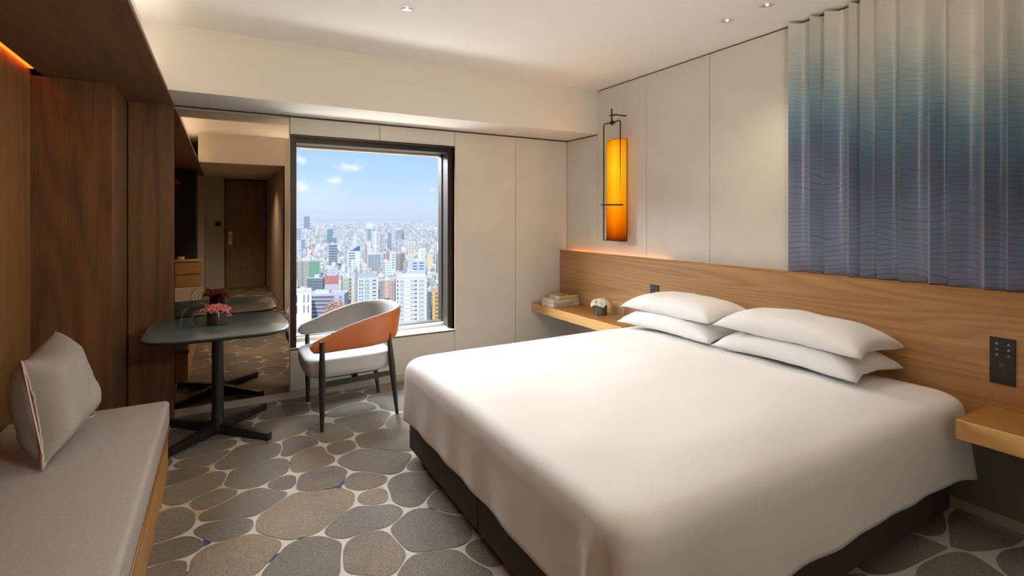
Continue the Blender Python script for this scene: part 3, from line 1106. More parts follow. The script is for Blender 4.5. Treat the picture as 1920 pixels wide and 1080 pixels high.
pc = (3.055, 3.715, .604)
t = thing('flower_pot', 'round pewter pot of white blossoms on the bedside shelf', 'flower pot', pc)
obj('pot', lathe(NB(), [(.056, 0), (.060, .004), (.061, .100), (.059, .104), (.055, .100), (.055, .08)], pc, 40), M['pewter'], t, 'auto')
rnd = random.Random(3)
for k in range(11):
    a = k * 2.4
    r = .012 + .062 * math.sqrt(k / 11)
    n_ = (math.cos(a) * r * 16, math.sin(a) * r * 16, 1.0 - r * 6)
    petal_flower(t, (pc[0] + math.cos(a) * r, pc[1] + math.sin(a) * r, .604 + .136 - r * .42), .040, n_, k * 3 + 1, M['white_petal'])

# clear card stand
t = thing('card_holder', 'smoked clear acrylic card holder behind the white flowers', 'card holder', (3.13, 3.56, .604))
P0 = Vector((3.145, 3.60, .604))
b = NB()
rings(b, [[(3.11, 3.64, .606), (3.155, 3.50, .606), (3.158, 3.501, .606), (3.113, 3.641, .606)], [(3.135, 3.645, .735), (3.180, 3.505, .735), (3.183, 3.506, .735), (3.138, 3.646, .735)]])
obj('front_panel', b, M['acrylic'], t)
b = NB()
for (x, y) in ((3.155, 3.50), (3.166, 3.475)):
    bar(b, (x, y, .606), (x + .025, y + .005, .735 + (.012 if y < 3.49 else 0)), .003, .004, .003, .004)
obj('edge', b, mat('amber_edge', (.22, .12, .05), .2), t)
obj('foot', bx(3.10, 3.18, 3.46, 3.64, .604, .607), M['acrylic'], t)

# ------------------------------------------------------------ wall sconce
def shade_mat():
    m = bpy.data.materials.new('amber_shade')
    m.use_nodes = True
    t = m.node_tree
    t.nodes.clear()
    g = nd(t, 'ShaderNodeNewGeometry')
    sp = nd(t, 'ShaderNodeSeparateXYZ')
    t.links.new(g.outputs['Position'], sp.inputs[0])
    mz = nd(t, 'ShaderNodeMapRange')
    mz.inputs[1].default_value = 1.29
    mz.inputs[2].default_value = 2.25
    t.links.new(sp.outputs['Z'], mz.inputs[0])
    r = nd(t, 'ShaderNodeValToRGB')
    q = r.color_ramp.elements
    q[0].position = 0
    q[0].color = (.10, .012, .0, 1)
    q[1].position = 1
    q[1].color = (.50, .12, .0, 1)
    for p, c in ((.06, (.42, .06, .0)), (.2, (.85, .17, .0)), (.4, (1, .34, .005)), (.7, (1, .46, .01)), (.9, (1, .36, .005)), (.97, (.9, .24, .0))):
        x = q.new(p)
        x.color = c + (1,)
    t.links.new(mz.outputs[0], r.inputs[0])
    # lamp tube inside: brightest around its axis
    my = nd(t, 'ShaderNodeMath', operation='SUBTRACT')
    my.inputs[1].default_value = 3.66
    t.links.new(sp.outputs['Y'], my.inputs[0])
    ab = nd(t, 'ShaderNodeMath', operation='ABSOLUTE')
    t.links.new(my.outputs[0], ab.inputs[0])
    mr = nd(t, 'ShaderNodeMapRange')
    mr.inputs[1].default_value = 0
    mr.inputs[2].default_value = .14
    mr.inputs[3].default_value = 1.15
    mr.inputs[4].default_value = .55
    t.links.new(ab.outputs[0], mr.inputs[0])
    em = nd(t, 'ShaderNodeEmission')
    t.links.new(r.outputs[0], em.inputs[0])
    t.links.new(mr.outputs[0], em.inputs[1])
    o = nd(t, 'ShaderNodeOutputMaterial')
    t.links.new(em.outputs[0], o.inputs[0])
    return m


YC = 3.678
t = thing('wall_sconce', 'tall amber glowing wall lamp in a black metal frame', 'wall lamp', (3.22, YC, 1.27))
prof = [(3.245, YC + .122), (3.200, YC + .122), (3.194, YC + .118), (3.180, YC + .04), (3.178, YC), (3.180, YC - .04), (3.194, YC - .118), (3.200, YC - .122), (3.245, YC - .122)]
b = NB()
rings(b, [[(x, y, z) for x, y in prof] for z in (1.292, 2.235)], False, False, closed=False)
obj('lamp_shade', b, shade_mat(), t, 'auto')
rim = mat('amber_rim', (.30, .07, .01), .4)
for z in (1.290, 2.232):
    obj('shade_cap', rings(NB(), [[(x, y, zz) for x, y in prof] for zz in (z, z + .006)], True, True), rim, t)
obj('back_plate', bx(3.240, W, YC - .05, YC + .05, 1.34, 2.18), M['black'], t)
XF = 3.170
def P3(y, z):
    return (XF, YC + y, z)
b = NB()
tube(b, [P3(.125, 1.288), P3(.125, 2.385), P3(.112, 2.40), P3(.02, 2.397)], .006, 8)
tube(b, [P3(-.022, 2.397), P3(-.095, 2.40), P3(-.108, 2.385), P3(-.108, 1.625)], .0065, 8)
tube(b, [P3(.16, 1.628), P3(-.14, 1.622)], .0075, 8)
tube(b, [P3(.125, 1.290), P3(-.118, 1.290), (3.235, YC - .126, 1.290)], .005, 8)
tube(b, [(3.235, YC - .126, 1.29), (3.235, YC - .126, 2.235)], .004, 8)
obj('frame', b, M['black'], t, True)
b = NB()
tube(b, [P3(.03, 2.405), P3(.008, 2.378), P3(-.01, 2.405), P3(-.026, 2.385)], .010, 8)
obj('knot', b, M['bronze'], t, True)
b = NB()
tube(b, [P3(.008, 2.385), P3(.012, 2.525)], .008, 8)
tube(b, [P3(.04, 2.468), P3(-.05, 2.462)], .008, 8)
tube(b, [P3(-.045, 2.462), (W, YC - .045, 2.462)], .007, 8)
obj('hook', b, M['black'], t, True)
o = light('sconce_glow', 'AREA', (3.155, YC, 1.78), 2.2, (1, .5, .16), (0, -PI / 2, 0), shape='RECTANGLE', size=.9, size_y=.16)
o.rotation_euler = Vector((-1, 0, 0)).to_track_quat('-Z', 'Z').to_euler()

# ------------------------------------------------------------ pleated art hanging
def art():
    Yc = [1.995, 1.855, 1.766, 1.626, 1.565, 1.476, 1.367, 1.23, 1.15, 1.012, .927, .84, .70, .62, .50, .42, .30, .21]
    pts = [(W - .002, 2.012), (3.235, 2.010), (3.212, 1.999)]
    for a, c in zip(Yc, Yc[1:]):
        w = a - c
        dep = min(.090, .040 + w * .42)
        n = 14
        for k in range(1, n + 1):
            u = k / n
            y = a - w * u
            # wide hollow, round ridge
            v = math.sin(PI * u) ** .85
            pts.append((3.205 + dep * v, y))
    bm = NB()
    zs = [1.154 + (2.772 - 1.154) * k / 40 for k in range(41)]
    rings(bm, [[(x, y, z) for x, y in pts] for z in zs], False, False, closed=False)
    return bm


def art_mat():
    m = mat('dyed_pleated_fabric', (.6, .6, .6), .32)
    t = m.node_tree
    g = nd(t, 'ShaderNodeNewGeometry')
    sp = nd(t, 'ShaderNodeSeparateXYZ')
    t.links.new(g.outputs['Position'], sp.inputs[0])
    n1 = nd(t, 'ShaderNodeTexNoise', i_Scale=1.6, i_Detail=2.0)
    mp = nd(t, 'ShaderNodeMapping')
    mp.inputs['Scale'].default_value = (0, 2.2, .9)
    t.links.new(g.outputs['Position'], mp.inputs[0])
    t.links.new(mp.outputs[0], n1.inputs['Vector'])
    # height plus a slow tide line: dye reaches higher toward the near end
    a = nd(t, 'ShaderNodeMath', operation='MULTIPLY_ADD')
    a.inputs[1].default_value = .22
    t.links.new(sp.outputs['Y'], a.inputs[0])
    mz = nd(t, 'ShaderNodeMath', operation='MULTIPLY')
    mz.inputs[1].default_value = -1
    t.links.new(sp.outputs['Z'], mz.inputs[0])
    b_ = nd(t, 'ShaderNodeMath', operation='ADD')
    nn = nd(t, 'ShaderNodeMath', operation='MULTIPLY_ADD')
    nn.inputs[1].default_value = .55
    nn.inputs[2].default_value = -.28
    t.links.new(n1.outputs[0], nn.inputs[0])
    t.links.new(nn.outputs[0], a.inputs[2])
    t.links.new(mz.outputs[0], b_.inputs[0])
    t.links.new(a.outputs[0], b_.inputs[1])   # = -(z) + .22*y + noise
    mr = nd(t, 'ShaderNodeMapRange')
    mr.inputs[1].default_value = -2.55
    mr.inputs[2].default_value = -.75
    t.links.new(b_.outputs[0], mr.inputs[0])
    r = nd(t, 'ShaderNodeValToRGB')
    q = r.color_ramp.elements
    q[0].position = .10
    q[0].color = (.66, .62, .55, 1)
    q[1].position = 1
    q[1].color = (.24, .26, .38, 1)
    for p, c in ((.24, (.52, .54, .51)), (.36, (.30, .385, .42)), (.46, (.145, .25, .33)), (.54, (.115, .18, .27)), (.62, (.12, .15, .25)), (.74, (.19, .23, .35)), (.90, (.26, .31, .45))):
        x = q.new(p)
        x.color = c + (1,)
    t.links.new(mr.outputs[0], r.inputs[0])
    # wandering threads
    w1 = nd(t, 'ShaderNodeTexNoise', i_Scale=1.0, i_Detail=1.0)
    mp2 = nd(t, 'ShaderNodeMapping')
    mp2.inputs['Scale'].default_value = (0, 3.8, 4.6)
    t.links.new(g.outputs['Position'], mp2.inputs[0])
    t.links.new(mp2.outputs[0], w1.inputs['Vector'])
    ph = nd(t, 'ShaderNodeMath', operation='MULTIPLY_ADD')
    ph.inputs[1].default_value = 34.0
    t.links.new(sp.outputs['Z'], ph.inputs[0])
    pn = nd(t, 'ShaderNodeMath', operation='MULTIPLY')
    pn.inputs[1].default_value = 4.6
    t.links.new(w1.outputs[0], pn.inputs[0])
    t.links.new(pn.outputs[0], ph.inputs[2])
    fr = nd(t, 'ShaderNodeMath', operation='PINGPONG')
    fr.inputs[1].default_value = .5
    t.links.new(ph.outputs[0], fr.inputs[0])
    ln = nd(t, 'ShaderNodeMapRange')
    ln.inputs[1].default_value = .0
    ln.inputs[2].default_value = .10
    ln.inputs[3].default_value = 1
    ln.inputs[4].default_value = 0
    t.links.new(fr.outputs[0], ln.inputs[0])
    fade = nd(t, 'ShaderNodeMapRange')
    fade.inputs[1].default_value = .18
    fade.inputs[2].default_value = .55
    fade.inputs[4].default_value = .9
    t.links.new(mr.outputs[0], fade.inputs[0])
    ml = nd(t, 'ShaderNodeMath', operation='MULTIPLY')
    t.links.new(ln.outputs[0], ml.inputs[0])
    t.links.new(fade.outputs[0], ml.inputs[1])
    mx = nd(t, 'ShaderNodeMix', data_type='RGBA')
    t.links.new(ml.outputs[0], mx.inputs[0])
    t.links.new(r.outputs[0], mx.inputs[6])
    mx.inputs[7].default_value = (.09, .075, .075, 1)
    t.links.new(mx.outputs[2], t.nodes['Principled BSDF'].inputs['Base Color'])
    bp = nd(t, 'ShaderNodeBump', i_Strength=.5, i_Distance=.002)
    t.links.new(fr.outputs[0], bp.inputs['Height'])
    t.links.new(bp.outputs[0], t.nodes['Principled BSDF'].inputs['Normal'])
    t.nodes['Principled BSDF'].inputs['Sheen Weight'].default_value = .3
    return m


o = obj('wall_hanging', art(), art_mat(), None, 'auto')
tag(o, 'large pleated wall hanging fading from cream to deep blue above the headboard', 'wall hanging')

# ------------------------------------------------------------ bench, cushions
t = thing('bench', 'long built-in window bench with grey seat pad and honey oak base', 'bench', (-.62, 1.9, 0))
obj('base', bx(-.984, -.284, -.2, 3.60, .0, .255, bev=.002), M['wood_amber'], t)
obj('top_rail', bx(-.984, -.274, -.2, 3.605, .255, .277, bev=.002), M['orange_leather'] if False else M['wood_shelf'], t)
b = bx(-.98, -.276, -.2, 3.60, .278, .432, bev=.022, seg=4)
sp_ = obj('seat_pad', b, M['bench_fabric'], t, 'auto')


def quad_cushion(P0, P1, T1, T0, thick, seed=0, name='cushion'):
    P0, P1, T1, T0 = map(Vector, (P0, P1, T1, T0))
    nrm = (P1 - P0).cross(T0 - P0).normalized()
    n = 24
    bm = NB()
    G = {}
    for s in (1, -1):
        for i in range(n + 1):
            for j in range(n + 1):
                if s == -1 and (i in (0, n) or j in (0, n)):
                    G[s, i, j] = G[1, i, j]
                    continue
                u, v = i / n, j / n
                a, c = 2 * u - 1, 2 * v - 1
                uu = .5 + (a - .17 * a ** 3 * (1 - c * c)) / 2
                vv = .5 + (c - .17 * c ** 3 * (1 - a * a)) / 2
                p = (P0 * (1 - uu) + P1 * uu) * (1 - vv) + (T0 * (1 - uu) + T1 * uu) * vv
                h = ((1 - a ** 4) * (1 - c ** 4)) ** .72
                p = p + nrm * (s * thick / 2 * h + noise.noise(Vector((a * 2.5 + seed, c * 2.5, s))) * .022 * h)
                p += nrm * noise.noise(Vector((a * 6, c * 6, seed))) * .006
                G[s, i, j] = bm.verts.new(p)
    for s in (1, -1):
        for i in range(n):
            for j in range(n):
                q = [G[s, i, j], G[s, i + 1, j], G[s, i + 1, j + 1], G[s, i, j + 1]]
                bm.faces.new(q if s == 1 else q[::-1])
    bmesh.ops.recalc_face_normals(bm, faces=bm.faces)
    edge = {'near': [G[1, 0, j].co.copy() for j in range(n + 1)], 'bot': [G[1, i, 0].co.copy() for i in range(n + 1)],
            'top': [G[1, i, n].co.copy() for i in range(n + 1)], 'far': [G[1, n, j].co.copy() for j in range(n + 1)]}
    return bm, edge


bm, ed = quad_cushion((-.665, 2.83, .443), (-.575, 3.30, .50), (-.745, 3.42, .935), (-.762, 2.95, .885), .24, 3)
t = thing('cushion', 'square grey scatter cushion with rust piping leaning on the bench', 'cushion', (-.68, 3.05, .44))
obj('cover', bm, M['grey_fabric'], t, True)
obj('piping', tube(NB(), ed['near'], .0055, 8), M['orange_piping'], t, True)
off = Vector((.006, -.004, 0))
obj('edge_trim', tube(NB(), [p + off for p in ed['near']] + [p + Vector((.004, -.004, -.004)) for p in ed['bot'][1:]], .0035, 8), M['white_piping'], t, True)

b = NB()
L = []
for k in range(25):
    y = .6 + 2.30 * k / 24
    e_ = min(1, min(k, 24 - k) / 1.6 + .25)
    L.append([(-.862 + .092 * e_ * math.copysign(abs(math.cos(2 * PI * q / 20)) ** .7, math.cos(2 * PI * q / 20)),
               y, .575 + .132 * e_ * math.copysign(abs(math.sin(2 * PI * q / 20)) ** .7, math.sin(2 * PI * q / 20))) for q in range(20)])
rings(b, L)
bmesh.ops.recalc_face_normals(b, faces=b.faces)
o = obj('bolster', b, M['dark_fabric'], None, True)
tag(o, 'long dark grey back bolster along the alcove wall behind the cushion', 'bolster')

# ------------------------------------------------------------ pedestal table
TC = (-.035, 4.10, 0)
t = thing('pedestal_table', 'teal grey lacquered square table on a black star base by the mirror', 'table', TC)
def sq(hx_, hy_, n_, z, N=96, cx=-.025, cy=4.115):
    P = []
    for k in range(N):
        a = 2 * PI * k / N
        c, s = math.cos(a), math.sin(a)
        P.append((cx + hx_ * math.copysign(abs(c) ** (2 / n_), c), cy + hy_ * math.copysign(abs(s) ** (2 / n_), s), z))
    return P
b = rings(NB(), [sq(.40, .405, 4.6, .722), sq(.432, .440, 4.6, .733), sq(.436, .444, 4.6, .742), sq(.432, .440, 4.6, .7475)])
obj('edge', b, M['table_edge'], t, 'auto')
b = rings(NB(), [sq(.424, .432, 4.6, .746), sq(.424, .432, 4.6, .7498), sq(.422, .430, 4.6, .7505)])
obj('table_top', b, M['lacquer'], t, 'auto')
b = lathe(NB(), [(.052, .03), (.052, .075), (.040, .11), (.036, .20), (.036, .70), (.09, .712), (.09, .722)], TC, 32)
obj('column', b, M['black'], t, 'auto')
for ex, ey in ((.262, 3.80), (.273, 4.405), (-.34, 4.40), (-.335, 3.79)):
    c0 = Vector((TC[0], TC[1], .045))
    e1 = Vector((ex, ey, .032))
    lg = obj('leg', bar(NB(), c0, e1, .052, .07, .036, .034), M['black'], t)
    d = (e1 - c0).normalized()
    obj('foot_cap', bar(NB(), e1 - d * .012 + Vector((0, 0, -.004)), e1 + d * .012 + Vector((0, 0, -.004)), .04, .05, .04, .05), M['blackwood'], lg)

# pink flowers on the table
pc = (-.04, 4.15, .751)
t = thing('flower_vase', 'round dark pot of pink flowers with looping grass blades on the table', 'flower pot', pc)
obj('pot', lathe(NB(), [(.060, 0), (.063, .003), (.064, .088), (.062, .091), (.058, .088), (.058, .07)], pc, 48), M['stoneware'], t, 'auto')
def ruffle(c, r, seed):
    rnd = random.Random(seed)
    bm = NB()
    for k in range(46):
        th = rnd.uniform(0, 2 * PI)
        ph = math.acos(rnd.uniform(-.15, 1))
        d = Vector((math.sin(ph) * math.cos(th), math.sin(ph) * math.sin(th), math.cos(ph)))
        a = d.orthogonal().normalized()
        a = Matrix.Rotation(rnd.uniform(0, PI), 3, d) @ a
        b_ = d.cross(a)
        base = Vector(c) + d * r * .35
        tip = Vector(c) + d * r * rnd.uniform(.85, 1.08)
        w = r * .24
        P = [base - a * w * .3, base + a * w * .3, tip + a * w + b_ * w * .35, tip + d * r * .10, tip - a * w - b_ * w * .35]
        bm.faces.new([bm.verts.new(p) for p in P])
    return bm
heads = []
rnd = random.Random(5)
for k in range(19):
    a = k * 2.39996
    rr = .082 * math.sqrt((k + .4) / 19)
    heads.append((pc[0] + rr * math.cos(a) - .006, pc[1] + rr * math.sin(a), pc[2] +   .120 - rr * rr * 4.6, .026))
heads.append((pc[0] + .075, pc[1] - .045, pc[2] + .06, .018))
for k, h in enumerate(heads):
    obj('blossom', ruffle(h[:3], h[3], k), M['pink'], t)
def blade(pts, w):
    bm = NB()
    V = []
    N = 26
    for i in range(N + 1):
        u = i / N
        # Bezier-like through control points
        q = [Vector(p) for p in pts]
        while len(q) > 1:
            q = [q[j].lerp(q[j + 1], u) for j in range(len(q) - 1)]
        ww = w * (1 - .8 * u) + .0008
        V.append((bm.verts.new(q[0] + Vector((ww * .8, ww * .6, 0))), bm.verts.new(q[0] - Vector((ww * .8, ww * .6, 0)))))
    for a, c in zip(V, V[1:]):
        bm.faces.new((a[0], a[1], c[1], c[0]))
    bmesh.ops.solidify(bm, geom=bm.faces[:], thickness=.001)
    return bm
obj('grass_blade', blade([(-.06, 4.15, .85), (-.20, 4.10, 1.03), (-.29, 4.02, .80), (-.225, 4.0, .752)], .006), M['leaf'], t, True)
obj('grass_blade', blade([(-.065, 4.14, .85), (-.17, 4.08, .93), (-.24, 4.03, .79), (-.135, 4.02, .752)], .006), M['leaf'], t, True)
obj('grass_blade', blade([(-.05, 4.15, .85), (-.09, 4.14, .90), (-.11, 4.13, .89), (-.125, 4.12, .88)], .004), M['leaf'], t, True)

# ------------------------------------------------------------ armchair
CH = (.885, 4.095, 0)
t = thing('armchair', 'armchair with tan orange wraparound back, pale seat and black wooden legs', 'chair', CH)


def interp(x, tab):
    for (x0, y0), (x1, y1) in zip(tab, tab[1:]):
        if x <= x1:
            u = (x - x0) / (x1 - x0)
            u = max(0, min(1, u))
            return y0 + (y1 - y0) * u
    return tab[-1][1]


def shell(thick_in, thick_out, shrink=0.):
    """U shaped band; offsets measured outward from the mid line"""
    N = 72
    path = []
    for i in range(N + 1):
        s = -1 + 2 * i / N           # -1 near tip, 0 back centre, 1 far tip
        a = abs(s)
        if a > .5:                   # straight arm
            u = (a - .5) / .5
            x = .90 - (.90 - .525) * u
            y = .335 + .005 * u
        else:
            an = (a / .5) * PI / 2
            x = .90 + .300 * math.cos(an) ** .85 if an < PI / 2 - 1e-6 else .90
            y = .335 * math.sin(an) ** .80
        path.append((x, 4.095 + (y if s > 0 else -y), s))
    tabT = [(.525, .628), (.64, .672), (.774, .724), (.918, .767), (1.04, .793), (1.15, .808), (1.21, .812)]
    tabB = [(.525, .556), (.62, .550), (.90, .556), (1.05, .566), (1.21, .585)]
    loops = []
    for i, (x, y, s) in enumerate(path):
        p0, p1 = path[max(0, i - 1)], path[min(N, i + 1)]
        tx, ty = p1[0] - p0[0], p1[1] - p0[1]
        l = math.hypot(tx, ty)
        nx, ny = -ty / l, tx / l      # points inward on this winding
        if (nx * (.85 - x) + ny * (4.095 - y)) > 0:
            nx, ny = -nx, -ny
        zt, zb = interp(x, tabT), interp(x, tabB)
        end = min(1, (1 - abs(s)) / .045)
        k = math.sqrt(max(0, 1 - (1 - end) ** 2)) * .72 + .28
        zm, hh = (zt + zb) / 2, (zt - zb) / 2 * k - shrink
        lp = []
        M_ = 14
        for q in range(M_):
            a = 2 * PI * q / M_
            c, sn = math.cos(a), math.sin(a)
            off = (thick_out if c > 0 else thick_in)
            ov = off * math.copysign(abs(c) ** .55, c)
            zz = zm + hh * math.copysign(abs(sn) ** .45, sn)
            lean = .035 * (zz - .56) / .25 * (1 - min(1, abs(s) * 1.3))
            lp.append((x + nx * (ov + lean), y + ny * (ov + lean), zz))
        loops.append(lp)
    bm = NB()
    rings(bm, loops)
    bmesh.ops.recalc_face_normals(bm, faces=bm.faces)
    return bm


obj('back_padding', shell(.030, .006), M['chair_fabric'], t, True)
obj('back_shell', shell(-.004, .013, .004), M['orange_leather'], t, True)
# seat cushion
def seatring(s, z, n_=5.0):
    P = []
    for k in range(64):
        a = 2 * PI * k / 64
        c, sn = math.cos(a), math.sin(a)
        x = .320 * s * math.copysign(abs(c) ** (2 / n_), c)
        y = .318 * s * math.copysign(abs(sn) ** (2 / n_), sn)
        y *= 1 - .10 * (x + .32) / .64      # narrower at the back
        P.append((.822 + x, 4.095 + y, z))
    return P
b = rings(NB(), [seatring(.86, .355), seatring(.93, .360), seatring(.975, .375), seatring(.995, .41), seatring(1.0, .455), seatring(.995, .472), seatring(.975, .483), seatring(.93, .489), seatring(.80, .492), seatring(.45, .496), seatring(.1, .498)])
obj('seat', b, M['seat_fabric'], t, True)
def leg(x, y, dx, dy, zt):
    b = NB()
    P = [(x, y, 0), (x + dx * .25, y + dy * .25, zt * .25), (x + dx * .6, y + dy * .6, zt * .6), (x + dx, y + dy, zt)]
    return tube(b, P, [.012, .018, .023, .015], 14)
obj('leg', leg(.600, 3.752, -.002, -.020, .637), M['blackwood'], t, 'auto')
obj('leg', leg(.600, 4.438, -.002, .020, .600), M['blackwood'], t, 'auto')
obj('leg', leg(1.158, 3.825, -.075, -.022, .655), M['blackwood'], t, 'auto')
obj('leg', leg(1.158, 4.365, -.075, .022, .655), M['blackwood'], t, 'auto')
for sg in (-1, 1):
    obj('stretcher', bar(NB(), (.602, 4.095 + sg * .332, .325), (1.125, 4.095 + sg * .275, .325), .018, .038, .018, .034), M['blackwood'], t)
obj('stretcher', bar(NB(), (.85, 3.79, .325), (.85, 4.40, .325), .034, .018, .034, .018), M['blackwood'], t)
obj('seat_frame', rings(NB(), [seatring(.78, .340), seatring(.78, .358)]), M['blackwood'], t)

# ------------------------------------------------------------ downlights
for k, (x, y, lab, en, col_) in enumerate((
        (.980, 3.03, 'recessed ceiling downlight nearest the window bulkhead', 30, (1, .84, .64)),
        (2.855, 2.19, 'recessed ceiling downlight closest to the panelled wall and sconce', 14, (1, .84, .66)),
        (2.857, 1.91, 'recessed ceiling downlight in front of the pleated wall hanging', 14, (1, .84, .66)))):
    t = thing('downlight', lab, 'ceiling light', (x, y, CZ - .004), 0, 'recessed ceiling downlights')
    b = NB()
    pr = [(.046, -.000), (.046, -.004), (.038, -.005), (.036, .0)]
    loops = [[(x + r * math.cos(2 * PI * q / 32), y + r * math.sin(2 * PI * q / 32), CZ - .001 + z) for q in range(32)] for r, z in pr]
    rings(b, loops, False, False)
    obj('trim_ring', b, M['tea'], t, 'auto')
    b = NB()
    loops = [[(x + r * math.cos(2 * PI * q / 32), y + r * math.sin(2 * PI * q / 32), CZ + z) for q in range(32)] for r, z in ((.037, -.004), (.030, -.0025), (.016, -.0015))]
    rings(b, loops, False, True)
    obj('reflector', b, M['chrome'], t, 'auto')
    b = NB()
    loops = [[(x + r * math.cos(2 * PI * q / 20), y + r * math.sin(2 * PI * q / 20), CZ + z) for q in range(20)] for r, z in ((.009, -.0045), (.009, -.002))]
    rings(b, loops)
    obj('bulb', b, M['bulb'], t)
    o = light('downlight_lamp', 'SPOT', (x, y, CZ - .012), en, col_, (0, 0, 0), spot_size=math.radians(95), spot_blend=.9, shadow_soft_size=.03)

# ------------------------------------------------------------ drawer unit and glass cabinet seen in the mirror
t = thing('drawer_unit', 'honey wood drawer unit reflected in the mirror', 'drawer unit', (-.66, -.85, 0))
obj('body', bx(-.98, -.335, -1.15, -.56, .0, .80, bev=.002), M['wood_amber'], t)
for k, (z0, z1) in enumerate(((.60, .785), (.40, .585), (.20, .385), (.02, .185))):
    d_ = obj('drawer', bx(-.975, -.34, -.56, -.535, z0, z1, bev=.002), M['wood_amber'], t)
    obj('handle', bx(-.975, -.34, -.56, -.538, z1, z1 + .015), M['black'], d_)
t = thing('tea_cup', 'small white cup on the drawer unit in the reflection', 'cup', (-.60, -.70, .80))
obj('bowl', lathe(NB(), [(.025, 0), (.045, .03), (.05, .07), (.046, .07), (.04, .03)], (-.60, -.70, .801), 24), M['tea'], t, True)
t = thing('glass_cabinet', 'tall dark glass cabinet above the drawers in the reflection', 'cabinet', (-.68, -1.3, 0))
obj('body', bx(-.98, -.40, -1.5, -1.16, 0, 2.33, bev=.003), M['black'], t)
obj('door', bx(-.97, -.43, -1.16, -1.145, .84, 2.30, bev=.002), M['dark_glass'], t)
for z in (1.15, 1.6, 2.0):
    obj('shelf', bx(-.97, -.42, -1.146, -1.13, z, z + .015), M['bronze'], t)

# ------------------------------------------------------------ the city far below the window
GZ = -87.0
def cmat(name, c, rough=.85):
    return mat(name, c, rough)
WIN = cmat('city_window_dark', (.10, .13, .17), .3)
WINB = cmat('city_window_blue', (.12, .22, .32), .3)
CM = {}
def cm(c):
    k = tuple(round(v, 2) for v in c)
    if k not in CM:
        CM[k] = cmat('facade_paint', k)
    return CM[k]


g_ = NB()
bmesh.ops.create_grid(g_, x_segments=8, y_segments=8, size=30000, matrix=Matrix.Translation((4000, 28000, GZ)))
gm = mottle(mat('city_ground', (.3, .3, .3), .95), (.22, .235, .24), (.42, .42, .41), .004, 8)
struct('ground', g_, gm)

# key, x, y, width, depth, top z, yaw, body colour, floor height, columns (centre fraction, width fraction, height, material), label
HERO = [
 ('lilac',74.5,454.5,37.2,16,-62.4,-25.3),
 ('redtop',88.9,501.5,12.3,14,-53.4,-10.1),
 ('charcoal',84.2,550.1,15.7,18,-59.1,-28.7),
 ('whiteslit',54.5,429.0,12.0,18,-55.6,-7.2),
 ('olive',92.0,683.7,29.3,22,-51.6,-7.7),
 ('creamgreen',97.4,471.4,10.1,16,-50.9,-5.7),
 ('mint',103.9,429.7,16.5,16,-48.0,-3.6),
 ('terracotta',123.8,441.4,15.5,16,-52.2,-20.7),
 ('whitetower',119.2,359.0,21.4,20,-41.3,-18.4),
 ('slate',151.8,408.3,6.2,14,-59.4,-20.4),
 ('yellow',147.6,376.1,10.4,14,-54.7,-21.4),
 ('darkteal',159.4,886.9,14.3,20,-42.2,-10.2),
 ('slopeglass',178.1,818.8,19.2,22,-50.5,-12.3),
 ('widegrid',207.5,802.1,21.5,22,-54.7,-14.5),
 ('hatched',220.2,794.9,5.3,20,-53.1,-15.5),
 ('pinkslab',224.4,907.5,6.8,14,-40.1,-13.9),
 ('tealblock',309.4,1779.1,18.5,30,-36.0,-9.9),
 ('sagebox',338.9,1785.4,27.3,36,-38.2,-10.7),
 ('fartower',499.7,3740.9,37.5,60,12.5,-7.6),
 ('greytwin',354.3,1431.7,12.9,24,-28.3,-13.9),
 ('whitegrid',359.5,1382.8,18.2,26,-36.1,-14.6),
 ('steelslim',363.8,1265.3,9.1,22,-34.8,-16.0),
 ('darkdouble',598.0,1937.3,28.4,50,-44.2,-17.2),
 ('navybox',236.6,1303.0,11.1,22,-47.0,-10.3),
 ('palewest',165.4,1400.9,18.9,24,-23.1,-6.7),
 ('greywest',156.8,1233.3,10.0,20,-45.6,-7.2),
 ('redgrey',239.2,841.6,6.1,18,-57.4,-15.9),
 ('turquoise',231.7,788.3,9.0,18,-53.1,-16.4),
 ('brownslant',255.5,832.3,13.1,16,-57.4,-47.1),
 ('beige',321.6,967.3,13.4,20,-46.8,-18.4),
 ('whiteblock',291.1,823.6,10.7,20,-51.7,-19.5),
 ('lowblue',239.5,692.0,20.1,20,-58.9,-19.1),
 ('tanblock',293.1,788.0,8.6,18,-56.9,-20.4),
 ('bluewhite',303.6,1380.0,9.5,20,-43.8,-12.4),

]
